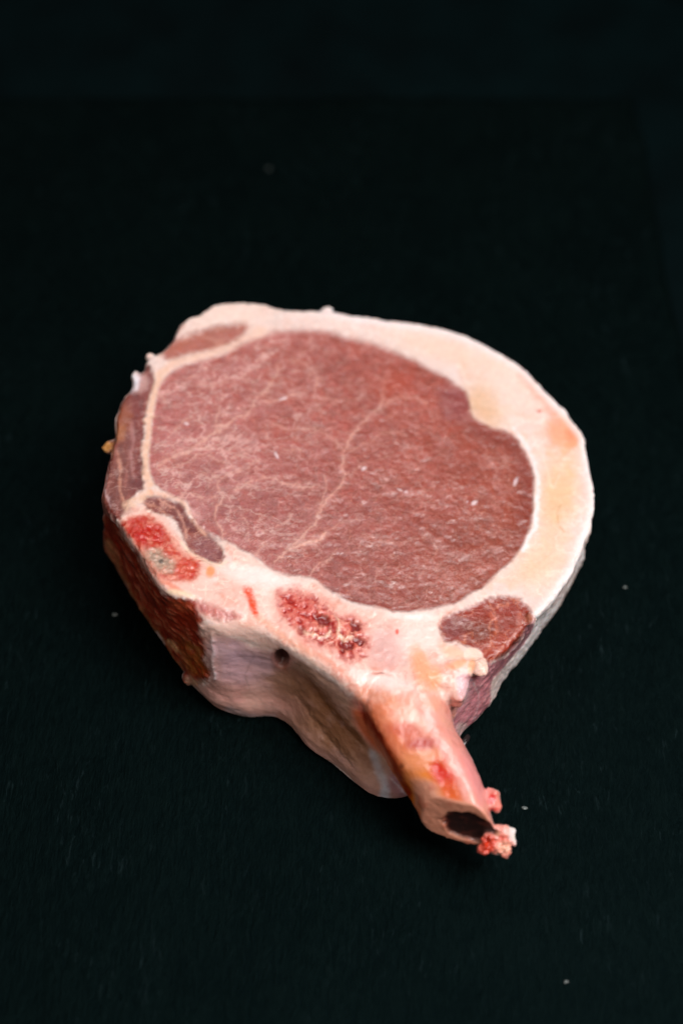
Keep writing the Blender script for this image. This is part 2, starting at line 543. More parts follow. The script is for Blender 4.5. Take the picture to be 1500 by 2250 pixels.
# ragged meat scrap on the sawn rib end
for i, (x, y, z, r) in enumerate([(1092, 1828, .0250, .0022), (1108, 1828, .0252, .0017), (1118, 1838, .0245, .0014),
                                  (1105, 1850, .0238, .0019), (1088, 1852, .0236, .0020), (1070, 1856, .0235, .0017),
                                  (1062, 1866, .0228, .0014), (1108, 1870, .0228, .0015), (1090, 1864, .023, .0017),
                                  (1124, 1826, .0252, .0010), (1124, 1850, .0240, .0011), (1076, 1838, .0245, .0020)]):
    blob(x, y, z, r, seed=i)
blob(1078, 1756, .0275, .0022, (1.0, 1.3, 1.0), 34)
blob(1086, 1746, .0285, .0015, (1.0, 1.0, 1.2), 31)
blob(1091, 1758, .0275, .0013, (0.8, 1.1, 1.0), 32)
blob(1092, 1775, .0270, .0014, (0.8, 1.1, 1.0), 33)
# pale nub beside the flank muscle and the tissue it hangs on
blob(1053, 1465, .0378, .0023, (0.95, 1.15, 0.9), 41)
blob(1030, 1460, .0376, .0022, (1.4, 0.8, 0.6), 42)
blob(1003, 1466, .0370, .0026, (1.6, 1, 0.7), 43)
blob(1004, 1512, .0335, .0034, (0.9, 1.5, 1.2), 44)
# curled flap of the flank muscle
blob(1166, 1358, .0382, .0015, (1.0, 1.4, 0.6), 46)
# tan shreds on the left rim
blob(250, 982, .0352, .0019, (1.3, 1.2, 1.0), 51)
blob(243, 985, .0350, .0011, (1.4, 1.3, 1.0), 52)
blob(238, 979, .0352, .0008, (1.4, 1.2, 0.8), 53)
blob(234, 988, .0350, .0006, (1.3, 1.4, 0.8), 58)
blob(231, 983, .0352, .0005, (2.0, 1.0, 0.8), 59)
blob(299, 830, .0372, .0013, (1.0, 1.8, 0.8), 54)
blob(718, 681, .0372, .0011, (1.8, 0.8, 0.8), 55)
blob(330, 784, .0372, .0012, (1.2, 1.0, 0.8), 56)
blob(413, 1490, .0050, .0016, (1.0, 1.0, 1.4), 57)

raw = bpy.data.meshes.new("raw")
bmesh.ops.recalc_face_normals(bm, faces=bm.faces[:])
bm.to_mesh(raw); bm.free()
tmp = bpy.data.objects.new("tmp", raw)
scene.collection.objects.link(tmp)
md = tmp.modifiers.new("remesh", 'REMESH')
md.mode = 'VOXEL'
md.voxel_size = 0.00032
md.adaptivity = 0.0
dg = bpy.context.evaluated_depsgraph_get()
ev = tmp.evaluated_get(dg)
em = ev.to_mesh()
nv, nf = len(em.vertices), len(em.polygons)
V = np.empty(nv * 3, np.float32); em.vertices.foreach_get("co", V); V = V.reshape(-1, 3).astype(float)
lt = np.empty(nf, np.int32); em.polygons.foreach_get("loop_total", lt)
li = np.empty(len(em.loops), np.int32); em.loops.foreach_get("vertex_index", li)
assert (lt == 4).all()
Q = li.reshape(-1, 4)
ev.to_mesh_clear()
bpy.data.objects.remove(tmp); bpy.data.meshes.remove(raw)
print("remeshed", nv, nf)

E = np.unique(np.sort(np.vstack([Q[:, [0, 1]], Q[:, [1, 2]], Q[:, [2, 3]], Q[:, [3, 0]]]), 1), axis=0)
deg = np.bincount(E.ravel(), minlength=nv).astype(float)


def relax(A, it, w=0.6):
    for _ in range(it):
        S = np.stack([np.bincount(E[:, 0], A[E[:, 1], c], nv) + np.bincount(E[:, 1], A[E[:, 0], c], nv) for c in range(A.shape[1])], 1)
        A = A * (1 - w) + w * S / deg[:, None]
    return A


def normals(A):
    nv = len(A)
    n = np.cross(A[Q[:, 2]] - A[Q[:, 0]], A[Q[:, 3]] - A[Q[:, 1]])
    out = np.stack([sum(np.bincount(Q[:, k], n[:, c], nv) for k in range(4)) for c in range(3)], 1)
    return out / np.maximum(np.linalg.norm(out, axis=1), 1e-12)[:, None]


V = relax(V, 5)
# the rim above the membrane and along the root of the rib is worn round
rim_line = smooth_poly([(440, 1372), (480, 1382), (530, 1382), (585, 1402), (625, 1428), (660, 1448), (700, 1474), (735, 1500)], False, 3)
S0 = sheet(V)
loc = np.where((S0[:, 0] > 380) & (S0[:, 0] < 840) & (S0[:, 1] > 1300) & (S0[:, 1] < 1620) & (V[:, 2] > 0.012))[0]
dmin = np.full(len(loc), 1e9)
for k in range(len(rim_line) - 1):
    dmin = np.minimum(dmin, seg_dist(S0[loc], rim_line[k], rim_line[k + 1])[0])
wloc = 0.85 * sstep(66, 26, dmin)
inv_ = np.full(nv, -1); inv_[loc] = np.arange(len(loc))
EL = inv_[E]; EL = EL[(EL >= 0).all(1)]
dl = np.maximum(np.bincount(EL.ravel(), minlength=len(loc)), 1)[:, None]
A = V[loc]
for _ in range(170):
    Sx = np.stack([np.bincount(EL[:, 0], A[EL[:, 1], c], len(loc)) + np.bincount(EL[:, 1], A[EL[:, 0], c], len(loc)) for c in range(3)], 1)
    A = A + wloc[:, None] * (Sx / dl - A)
V[loc] = A
Nn = normals(V)
if Nn[np.argmax(V[:, 2])][2] < 0:
    Q = Q[:, ::-1]; Nn = -Nn

# ------------------------------------------------------------------ tissue map on the surface
view = CAM - V
view /= np.linalg.norm(view, axis=1)[:, None]
facing = (view * Nn).sum(1)
VF, NF, nvf = V, Nn, nv
ACT = np.where((facing > -0.25) & (Nn[:, 2] > -0.75))[0]      # back and underside keep the plain coat
V, Nn, facing, nv = V[ACT], Nn[ACT], facing[ACT], len(ACT)
S = sheet(V)
nb = fbm(V, 0.011, 3, 1); nb2 = fbm(V, 0.011, 3, 101); nm = fbm(V, 0.0032, 3, 2); nm2 = fbm(V, 0.0032, 3, 102)
nf1 = fbm(V, 0.0012, 3, 3); nf2 = fbm(V, 0.0008, 2, 103); nff = vnoise(V / 0.00045, 7)
W = V[:, :2].copy()
Wd = W + 0.0012 * np.stack([nm, nm2], 1) + 0.0004 * np.stack([nf1, nf2], 1)

COL = np.tile(lin(222, 192, 178), (nv, 1))
ROU = np.full(nv, 0.34)
DSP = np.zeros(nv)
PID = np.zeros(nv, int)
MRB = np.zeros(nv)


def over(mask, col, amt=1.0):
    a_ = (mask * amt)[:, None]
    COL[:] = COL * (1 - a_) + np.asarray(col) * a_


def setr(mask, r):
    ROU[:] = ROU * (1 - mask) + r * mask


def region(pts, soft=3.0, wob=3.0, smooth=True, n=3):
    poly = smooth_poly(pts, True, n) if smooth else np.array(pts, float)
    sd = poly_sd(S, poly) + wob * (0.7 * nm + 0.8 * nf1)
    return sstep(soft, -soft, sd), sd


def spot(x, y, rx, ry=None, ang=0.0, soft=0.5, wob=0.25):
    ry = ry or rx
    c, s = math.cos(math.radians(ang)), math.sin(math.radians(ang))
    dx, dy = S[:, 0] - x, S[:, 1] - y
    r = np.hypot((dx * c + dy * s) / rx, (-dx * s + dy * c) / ry) + wob * (nm + 0.6 * nf1)
    return sstep(1 + soft, 1 - soft, r)


def stroke(pts, w0, w1=None, soft=2.5, wob=1.5, smooth=True, warp=4.0):
    """soft line along pts, w0..w1 wide (pixels of the photograph)"""
    w1 = w0 if w1 is None else w1
    P_ = smooth_poly(pts, False, 4) if smooth else np.array(pts, float)
    lo, hi = P_.min(0) - 40, P_.max(0) + 40
    idx_ = np.where((S[:, 0] > lo[0]) & (S[:, 0] < hi[0]) & (S[:, 1] > lo[1]) & (S[:, 1] < hi[1]))[0]
    q = S[idx_] + warp * np.stack([nm[idx_] + 0.6 * nf1[idx_], nm2[idx_] + 0.6 * nf2[idx_]], 1)
    best = np.full(len(q), 1e9)
    m = len(P_) - 1
    for k in range(m):
        d, t = seg_dist(q, P_[k], P_[k + 1])
        w = w0 + (w1 - w0) * (k + t) / m
        best = np.minimum(best, d - 0.5 * w)
    out = np.zeros(nv)
    out[idx_] = sstep(soft, -soft, best + wob * nf1[idx_])
    return out


front = sstep(-0.02, 0.12, facing)
flat = sstep(0.72, 0.93, Nn[:, 2])            # lies in the cut face

# distance to the rib axis, in rib radii
rd = np.full(nv, 9.0)
for k in range(10, len(RA)):
    rel = V - RA[k]
    r = np.linalg.norm(rel / np.array([1, 1, 1]), axis=1) / (RW[k] * 1.16)
    rd = np.minimum(rd, r)
is_rib = sstep(1.15, 0.98, rd)

# --- ground coat: subcutaneous fat and rind
fat_base = lin(225, 201, 193)
COL[:] = fat_base * (0.95 + 0.07 * nb + 0.05 * nm + 0.03 * nf1)[:, None]
over(sstep(0.0, 0.8, nb2), lin(220, 190, 174), 0.40)
over(sstep(0.1, 0.8, -nb), lin(228, 212, 208), 0.5)
over(sstep(0.05, 0.6, nm), lin(220, 178, 164), 0.35)
over(sstep(0.92, 0.99, 1 - np.abs(fbm(V, 0.0055, 3, 161))), lin(238, 222, 216), 0.5)
over(sstep(0.2, 0.7, nf1), lin(232, 214, 206), 0.3)

# --- front wall (rib-cage side membrane) and left wall (dark lean)
WALL_F = [(447, 1385), (480, 1392), (512, 1404), (552, 1421), (603, 1428), (640, 1436), (662, 1452), (700, 1478),
          (740, 1510), (775, 1538), (812, 1582), (850, 1640), (880, 1700), (905, 1760), (900, 1800), (800, 1800), (560, 1640), (450, 1600),
          (400, 1520), (452, 1505), (463, 1480), (452, 1440)]
mf, sdf = region(WALL_F, 7, 3)
mf = mf * (1 - is_rib)
PID[(mf > 0.5)] = 12
memb = lin(212, 168, 158)
over(mf, memb)
over(mf * spot(540, 1460, 85, 60, 10, 0.6, 0.3), lin(196, 160, 166), 0.9)            # violet tone of the thin membrane
over(mf * spot(690, 1560, 130, 60, 40, 0.6, 0.3), lin(188, 142, 116), 0.8)
over(mf * spot(560, 1540, 110, 30, 10, 0.6, 0.3), lin(214, 160, 150), 0.7)
over(mf * spot(770, 1640, 110, 40, 50, 0.6, 0.3), lin(180, 138, 114), 0.7)
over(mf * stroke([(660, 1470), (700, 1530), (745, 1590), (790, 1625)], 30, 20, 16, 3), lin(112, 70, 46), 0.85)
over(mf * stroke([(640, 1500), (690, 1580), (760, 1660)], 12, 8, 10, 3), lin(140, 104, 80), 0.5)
over(mf * stroke([(560, 1440), (540, 1480), (560, 1530), (610, 1560)], 2, 2, 3, 2), lin(140, 112, 106), 0.6)
over(mf * stroke([(466, 1395), (470, 1440), (472, 1490)], 5, 3, 4, 2), lin(226, 214, 214), 0.8)
over(mf * stroke([(500, 1560), (560, 1578), (600, 1575)], 14, 10, 8, 2), lin(206, 196, 206), 0.7)
over(mf * stroke([(818, 1655), (832, 1690), (848, 1725), (846, 1755)], 16, 24, 8, 3), lin(226, 226, 234), 0.95)  # bluish highlight on the fold, painted into the colour
tipm = mf * spot(876, 1722, 26, 34, -20, 0.4, 0.3)
over(tipm, lin(186, 138, 146), 0.9)
over(tipm * stroke([(850, 1700), (880, 1735), (900, 1752)], 3, 3, 3, 2), lin(226, 214, 220), 0.8)
setr(mf, 0.27)
fold = fbm(np.stack([V[:, 0] + 0.8 * V[:, 1], V[:, 2] * 0.9 - 0.4 * V[:, 1], 0.3 * V[:, 1]], 1) * np.array([0.35, 1.0, 1.0]), 0.0042, 4, 81)
DSP += mf * (0.00030 * fold + 0.00018 * nm + 0.0004 * nb)
over(mf * sstep(0.05, 0.55, fold), lin(214, 178, 166), 0.35)
over(mf * sstep(-0.05, -0.6, fold), lin(150, 108, 92), 0.35)
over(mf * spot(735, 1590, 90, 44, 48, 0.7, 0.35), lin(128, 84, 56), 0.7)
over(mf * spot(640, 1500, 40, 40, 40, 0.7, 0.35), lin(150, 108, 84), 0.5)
DSP -= mf * 0.0009 * stroke([(660, 1470), (700, 1530), (745, 1590), (790, 1640)], 10, 10, 18, 3)
DSP -= mf * 0.0006 * stroke([(650, 1530), (700, 1600), (770, 1680)], 6, 6, 14, 3)
DSP += mf * 0.0006 * stroke([(466, 1395), (470, 1440), (472, 1490)], 4, 4, 10, 3)
over(mf * sstep(0.1, 0.8, nm), memb * 0.7, 0.4)
over(mf * sstep(0.15, 0.7, -nb), lin(214, 176, 160), 0.45)
over(mf * stroke([(668, 1462), (720, 1500), (770, 1550), (812, 1610), (845, 1670)], 26, 20, 14, 4), lin(206, 170, 150), 0.6)
over(mf * stroke([(476, 1420), (520, 1440), (590, 1460)], 30, 24, 20, 4), lin(206, 176, 188), 0.5)

WALL_L = [(205, 1085), (240, 1128), (262, 1152), (277, 1180), (300, 1210), (318, 1240), (348, 1288), (368, 1308), (400, 1318),
          (432, 1318), (436, 1345), (450, 1378), (452, 1440), (460, 1490), (440, 1500), (425, 1540), (380, 1500), (300, 1380), (220, 1240), (190, 1150)]
ml, _ = region(WALL_L, 10, 10)
ml = ml * front
PID[(ml > 0.5)] = 13
streak = fbm(np.stack([V[:, 0] * 1.0, V[:, 1] * 0.35, V[:, 2] * 1.5], 1), 0.0022, 4, 61)
over(ml, lin(140, 52, 38))
over(ml * sstep(-0.05, 0.5, streak), lin(180, 118, 92), 0.7)
over(ml * sstep(0.2, 0.7, nb2 + 0.4 * nm), lin(188, 120, 104), 0.5)
over(ml * sstep(0.0, -0.5, streak), lin(78, 34, 26), 0.8)
over(ml * spot(420, 1355, 30, 46, -25, 0.5, 0.35), lin(142, 50, 34), 0.85)
over(ml * spot(398, 1330, 26, 12, 20, 0.5, 0.3), lin(196, 104, 76), 0.6)
over(ml * spot(425, 1450, 22, 50, -28, 0.4, 0.4), lin(150, 96, 54), 0.7)
over(ml * stroke([(388, 1400), (425, 1460), (455, 1500)], 6, 4, 4, 3), lin(110, 46, 26), 0.8)
over(ml * stroke([(370, 1408), (384, 1424), (396, 1436)], 8, 5, 4, 3), lin(214, 170, 130), 0.85)
over(ml * spot(246, 1165, 18, 34, -20, 0.5, 0.4), lin(120, 44, 34), 0.7)
over(ml * stroke([(238, 1190), (265, 1255), (300, 1325), (345, 1392), (400, 1470)], 12, 8, 6, 4), lin(182, 142, 104), 0.55)
over(ml * spot(430, 1505, 26, 16, 30, 0.5, 0.3), lin(196, 164, 140), 0.7)
setr(ml, 0.20)
DSP += ml * (0.00055 * streak + 0.00045 * nm)
over(ml * sstep(0.15, 0.6, nm2), lin(150, 44, 30), 0.5)

# cream rim above the membrane; its lit bevel is painted paler
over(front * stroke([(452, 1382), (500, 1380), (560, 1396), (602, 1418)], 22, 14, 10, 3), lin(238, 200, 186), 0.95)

# --- pale tissue round the vertebra and the neck of the rib
CONN = [(262, 1120), (300, 1110), (350, 1115), (400, 1190), (450, 1225), (490, 1225), (500, 1195), (560, 1232), (610, 1262), (690, 1282),
        (760, 1325), (850, 1348), (960, 1345), (1010, 1335), (985, 1350), (965, 1380), (975, 1412), (1010, 1425), (1035, 1450), (1000, 1480),
        (1000, 1530), (940, 1560), (860, 1580), (810, 1570), (775, 1530), (740, 1495), (660, 1440), (600, 1412), (560, 1388), (470, 1368), (440, 1350),
        (430, 1316), (375, 1305), (340, 1275), (300, 1208), (262, 1150)]
mc, _ = region(CONN, 6, 4)
mc = mc * front
PID[(mc > 0.5)] = 15
over(mc, lin(224, 186, 174))
over(mc * sstep(0.1, 0.7, nb), lin(232, 206, 196), 0.7)
over(mc * sstep(0.05, 0.6, nm + 0.3 * nb2), lin(212, 138, 118), 0.55)
over(mc * sstep(0.1, 0.6, nm2), lin(238, 222, 216), 0.55)
over(mc * sstep(0.92, 0.99, 1 - np.abs(fbm(V, 0.003, 3, 141))), lin(240, 220, 206), 0.5)
over(mc * sstep(0.93, 0.99, 1 - np.abs(fbm(V, 0.004, 3, 145))) * sstep(0, 0.5, nb2), lin(206, 110, 92), 0.4)
DSP += mc * (0.00014 * nm2 + 0.00008 * nf1)
over(mc * sstep(0.15, 0.8, -nb2), lin(222, 170, 150), 0.55)
over(mc * spot(850, 1425, 45, 50, 30, 0.6, 0.3), lin(208, 162, 156), 0.85)
over(mc * spot(930, 1400, 55, 45, 0, 0.6, 0.3), lin(236, 208, 200), 0.8)
over(mc * spot(840, 1500, 70, 24, 20, 0.6, 0.3), lin(238, 214, 208), 0.7)
over(mc * spot(928, 1470, 22, 46, -15, 0.5, 0.35), lin(226, 158, 124), 0.85)
over(mc * spot(955, 1490, 16, 26, 0, 0.5, 0.3), lin(230, 160, 118), 0.7)
over(mc * spot(826, 1474, 14, 9, 10, 0.6, 0.3), lin(208, 134, 116), 0.7)
over(mc * stroke([(655, 1402), (700, 1440), (740, 1462), (770, 1500)], 10, 8, 9, 4), lin(218, 140, 118), 0.75)
over(mc * stroke([(562, 1352), (620, 1396), (680, 1436)], 16, 10, 9, 4), lin(222, 152, 126), 0.65)
over(mc * stroke([(640, 1440), (690, 1468), (740, 1505)], 12, 8, 8, 4), lin(228, 196, 164), 0.7)
over(mc * spot(995, 1425, 30, 20, 20, 0.5, 0.3), lin(224, 182, 158), 0.85)
over(mc * spot(1012, 1460, 34, 10, -10, 0.5, 0.3), lin(232, 164, 128), 0.8)
over(mc * spot(900, 1350, 60, 12, 5, 0.5, 0.3), lin(240, 222, 216), 0.8)
over(mc * spot(580, 1270, 80, 20, 12, 0.6, 0.3), lin(238, 218, 212), 0.8)
over(mc * spot(500, 1340, 60, 14, 8, 0.6, 0.3), lin(226, 186, 176), 0.6)
over(mc * stroke([(543, 1298), (551, 1318), (560, 1345)], 16, 9, 8, 8), lin(216, 74, 40), 0.95)
over(mc * spot(462, 1256, 9, 13, 0, 0.5, 0.3), lin(226, 150, 104), 0.85)
over(mc * spot(378, 1290, 34, 8, 30, 0.5, 0.3), lin(214, 112, 82), 0.7)
over(mc * spot(392, 1306, 30, 10, 8, 0.5, 0.3), lin(232, 206, 178), 0.9)
over(mc * spot(872, 1388, 4, 6, 0, 0.5, 0.3), lin(216, 90, 76), 0.9)
setr(mc, 0.30)
over(front * stroke([(450, 1384), (500, 1384), (556, 1398), (604, 1420)], 24, 14, 10, 4), lin(240, 200, 188), 0.9)  # rim once more, brightness of the lit bevel put into the colour

# --- subcutaneous fat: tan, pink and orange blushes
over(flat * spot(1062, 890, 34, 52, -35, 0.7, 0.35), lin(208, 164, 126), 0.7)
over(flat * spot(1130, 850, 90, 60, 35, 0.7, 0.3), lin(226, 200, 186), 0.5)
over(flat * spot(1236, 950, 34, 46, -20, 0.6, 0.4), lin(226, 158, 128), 0.85)
over(flat * spot(1258, 958, 16, 24, 10, 0.6, 0.4), lin(224, 132, 96), 0.6)
over(flat * stroke([(1145, 820), (1180, 865), (1205, 895), (1222, 925)], 16, 12, 12, 5), lin(228, 160, 142), 0.75)
over(flat * spot(1184, 903, 4, 3, 0, 0.5, 0.3), lin(206, 96, 80), 0.8)
over(flat * spot(1228, 1085, 40, 90, 8, 0.7, 0.35), lin(220, 182, 146), 0.8)
over(flat * spot(1190, 1230, 50, 60, 30, 0.7, 0.35), lin(226, 190, 160), 0.55)
over(flat * spot(980, 770, 120, 26, 18, 0.7, 0.35), lin(228, 196, 176), 0.5)
over(flat * stroke([(1170, 960), (1198, 1020), (1212, 1070), (1232, 1040)], 3, 2, 4, 3), lin(236, 214, 200), 0.6)
over(flat * stroke([(1230, 1110), (1222, 1140), (1238, 1165)], 3, 2, 3, 3), lin(196, 150, 116), 0.6)
over(flat * spot(500, 690, 90, 22, -8, 0.7, 0.3), lin(232, 206, 194), 0.6)
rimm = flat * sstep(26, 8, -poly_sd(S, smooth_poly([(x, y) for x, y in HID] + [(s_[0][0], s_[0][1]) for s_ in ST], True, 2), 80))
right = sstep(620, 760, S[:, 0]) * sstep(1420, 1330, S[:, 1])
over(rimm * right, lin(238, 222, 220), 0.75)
over(flat * stroke([(395, 712), (383, 728), (374, 748), (352, 772)], 14, 10, 8, 4), lin(176, 112, 92), 0.8)
tan = flat * stroke([(1000, 800), (1060, 860), (1120, 920), (1180, 960), (1215, 1040), (1215, 1130), (1190, 1210), (1140, 1270), (1080, 1300)], 40, 50, 26, 6)
over(tan * sstep(-0.3, 0.5, nm + nb), lin(214, 178, 148), 0.40)
# rind on the outer wall
rind = (1 - flat) * sstep(1090, 1140, S[:, 0]) * front
over(rind, lin(238, 230, 228), 0.85)
over(rind * sstep(0.0, 0.6, streak), lin(214, 188, 172), 0.6)
DSP += (1 - ml) * (1 - mf) * 0.00016 * nm + 0.00005 * nf1 + (1 - flat) * (1 - is_rib) * (1 - mf) * np.maximum(sstep(950, 1080, S[:, 0]), sstep(1120, 1000, S[:, 1])) * (0.00014 * nf1 + 0.00030 * nm + 0.0002 * nb)

# --- small muscles of the cut face
def lean(pts, col, pid, soft=3.0, wob=3.0, dip=0.00025, extra=1.0):
    m_, sd = region(pts, soft, wob)
    m_ = m_ * front * extra
    PID[m_ > 0.5] = pid
    v = 1 + 0.16 * nb + 0.14 * nm + 0.10 * nf1
    over(m_, np.asarray(col)[None, :] * np.clip(v, 0.4, 1.6)[:, None])
    setr(m_, 0.26)
    DSP[:] = DSP - m_ * dip + m_ * 0.0001 * nf1
    return m_, sd


sp, _ = lean([(357, 771), (383, 748), (424, 733), (480, 717), (528, 711), (547, 715), (532, 737), (506, 756), (469, 769),
              (424, 780), (387, 787), (364, 789)], lin(168, 100, 88), 2, 11, 8)
over(sp * sstep(0.0, 0.6, fbm(np.stack([V[:, 0] * .4, V[:, 1], V[:, 2]], 1), 0.002, 3, 71)), lin(196, 142, 126), 0.5)
over(sp * spot(390, 758, 30, 14, -20, 0.5, 0.3), lin(168, 94, 74), 0.6)

em_, _ = lean([(322, 800), (338, 830), (331, 870), (324, 900), (317, 940), (313, 990), (313, 1030), (316, 1062), (300, 1088),
               (280, 1103), (262, 1143), (240, 1132), (214, 1097), (216, 1075), (224, 1040), (230, 1005), (244, 960),
               (243, 916), (258, 875), (280, 845), (300, 818)], lin(120, 50, 44), 3, 6, 8)
PID[(PID == 0) & (S[:, 0] < 300) & (S[:, 1] > 860) & (S[:, 1] < 1130)] = 3
edge_zone = sstep(300, 268, S[:, 0]) * sstep(850, 880, S[:, 1]) * sstep(1140, 1115, S[:, 1])
over(edge_zone * front, lin(120, 66, 56), 0.8)
fib = fbm(np.stack([V[:, 0] * 1.6, V[:, 1] * .35, V[:, 2]], 1), 0.0018, 4, 72)
over(em_ * sstep(0.1, 0.6, fib), lin(170, 108, 98), 0.45)
over(em_ * sstep(0.0, -0.5, fib), lin(92, 38, 36), 0.6)
over(em_ * stroke([(288, 930), (294, 965), (288, 1000), (294, 1050)], 9, 5, 6, 4), lin(190, 138, 132), 0.6)
over(em_ * stroke([(258, 990), (264, 1030), (263, 1070), (272, 1100)], 6, 4, 4, 4), lin(198, 140, 120), 0.75)
over(em_ * stroke([(240, 995), (232, 1035), (228, 1075), (242, 1110)], 5, 4, 4, 5), lin(196, 168, 168), 0.65)
over(em_ * spot(268, 920, 18, 36, 10, 0.5, 0.4), lin(150, 80, 52), 0.7)
over(em_ * spot(306, 840, 20, 22, 20, 0.5, 0.4), lin(206, 164, 158), 0.7)
over(em_ * spot(310, 1060, 10, 22, 10, 0.5, 0.4), lin(92, 36, 36), 0.6)
over(front * spot(294, 838, 12, 22, 22, 0.5, 0.4), lin(228, 222, 226), 0.9)
over(front * spot(228, 984, 18, 20, 0, 0.4, 0.4), lin(196, 142, 92), 0.95)
over(front * spot(262, 955, 12, 20, 20, 0.5, 0.4), lin(176, 116, 78), 0.5)

im_, _ = lean([(317, 1103), (320, 1090), (360, 1093), (397, 1110), (413, 1137), (433, 1153), (457, 1170), (483, 1203), (492, 1223),
               (480, 1235), (460, 1233), (433, 1220), (413, 1207), (407, 1190), (387, 1143), (360, 1130), (333, 1123)], lin(124, 58, 52), 4, 8, 8)
over(im_ * sstep(0.0, 0.6, nm), lin(176, 116, 102), 0.5)
over(im_ * sstep(0.9, 0.99, 1 - np.abs(fbm(V, 0.0028, 3, 151))), lin(206, 150, 134), 0.6)
over(im_ * spot(405, 1135, 20, 34, -35, 0.4, 0.3), lin(104, 38, 34), 0.85)
over(im_ * spot(452, 1205, 34, 20, 40, 0.4, 0.3), lin(134, 78, 78), 0.8)
over(im_ * stroke([(350, 1096), (372, 1112), (390, 1120), (404, 1150), (412, 1180)], 4, 5, 4, 4), lin(206, 150, 132), 0.8)
over(im_ * stroke([(325, 1108), (350, 1116), (372, 1140)], 4, 4, 4, 4), lin(196, 140, 120), 0.7)
over(front * stroke([(400, 1192), (420, 1215), (450, 1232), (478, 1240), (500, 1236)], 7, 6, 4, 3), lin(236, 206, 186), 0.9)

sm_, _ = lean([(433, 1323), (460, 1327), (493, 1337), (530, 1353), (520, 1362), (483, 1362), (447, 1353), (434, 1338)], lin(192, 122, 114), 16, 10, 6)
over(sm_ * spot(446, 1336, 9, 10, 0, 0.4, 0.3), lin(176, 104, 102), 0.7)

# --- flank muscle right of the neck and its side
fm, _ = lean([(967, 1364), (995, 1346), (1025, 1334), (1056, 1323), (1087, 1311), (1117, 1311), (1142, 1318), (1160, 1334), (1174, 1361),
              (1163, 1376), (1139, 1413), (1105, 1443), (1065, 1458), (1041, 1435), (1025, 1420), (1001, 1413), (976, 1407), (966, 1389)],
             lin(142, 58, 46), 7, 7, 6)
over(fm * spot(1000, 1378, 36, 26, -20, 0.5, 0.3), lin(124, 68, 66), 0.8)
over(fm * spot(1060, 1385, 34, 24, 0, 0.6, 0.3), lin(112, 52, 36), 0.75)
over(fm * spot(1100, 1330, 50, 15, 10, 0.5, 0.3), lin(142, 52, 40), 0.7)
over(fm * spot(1095, 1420, 34, 26, -40, 0.5, 0.3), lin(164, 74, 58), 0.6)
over(fm * stroke([(1078, 1345), (1090, 1375), (1080, 1410), (1062, 1440)], 5, 3, 5, 5), lin(196, 110, 84), 0.6)
over(fm * stroke([(1140, 1350), (1138, 1380), (1120, 1410)], 8, 5, 6, 4), lin(196, 124, 110), 0.65)
over(fm * stroke([(1082, 1362), (1095, 1352)], 4, 3, 3, 3), lin(214, 150, 140), 0.7)
over(fm * spot(1163, 1356, 10, 12, 0, 0.4, 0.3), lin(168, 104, 84), 0.8)
over(fm * sstep(0.92, 0.99, 1 - np.abs(fbm(V, 0.004, 3, 155))), lin(204, 130, 106), 0.5)
over(fm * sstep(0.1, 0.7, nm2), lin(112, 46, 32), 0.45)
setr(fm, 0.16)

SIDE = [(1174, 1366), (1160, 1400), (1128, 1440), (1102, 1470), (1078, 1500), (1076, 1545), (1050, 1590), (1005, 1640), (985, 1600), (990, 1520), (1000, 1490),
        (1030, 1480), (1068, 1462), (1108, 1444), (1140, 1414), (1160, 1380)]
sd_m, _ = region(SIDE, 4, 4)
sd_m = sd_m * front * (1 - is_rib * sstep(1018, 1000, S[:, 0]))
PID[sd_m > 0.5] = 8
over(sd_m, lin(206, 138, 144))
over(sd_m * stroke([(1168, 1378), (1138, 1424), (1104, 1466), (1080, 1490)], 18, 10, 8, 4), lin(136, 88, 94), 0.8)
over(sd_m * sstep(0.15, 0.7, nm), lin(222, 176, 178), 0.4)
over(sd_m * stroke([(1040, 1500), (1052, 1540), (1040, 1580)], 4, 3, 4, 5), lin(220, 184, 184), 0.7)
over(sd_m * spot(1012, 1515, 20, 36, 10, 0.5, 0.3), lin(228, 190, 192), 0.9)
over(sd_m * spot(1005, 1480, 12, 8, 20, 0.5, 0.3), lin(160, 64, 74), 0.6)
over(sd_m * spot(1036, 1480, 14, 8, 40, 0.5, 0.3), lin(176, 84, 86), 0.8)
over(sd_m * spot(1015, 1605, 12, 16, 10, 0.5, 0.3), lin(222, 192, 186), 0.8)
setr(sd_m, 0.24)

# nub
nubm = np.maximum(spot(1053, 1465, 19, 24, 0, 0.15, 0.1), spot(1038, 1446, 16, 10, -20, 0.3, 0.2)) * front
rel = np.minimum(np.linalg.norm(V - atc(1052, 1464, .0385), axis=1), np.linalg.norm(V - atc(1040, 1441, .038), axis=1) * 1.3)
nubm = np.maximum(nubm * 0.0, sstep(0.0036, 0.0030, rel))
PID[nubm > 0.5] = 14
over(nubm, lin(236, 200, 186))
over(nubm * spot(1036, 1462, 8, 14, 10, 0.5, 0.2), lin(230, 170, 132), 0.8)

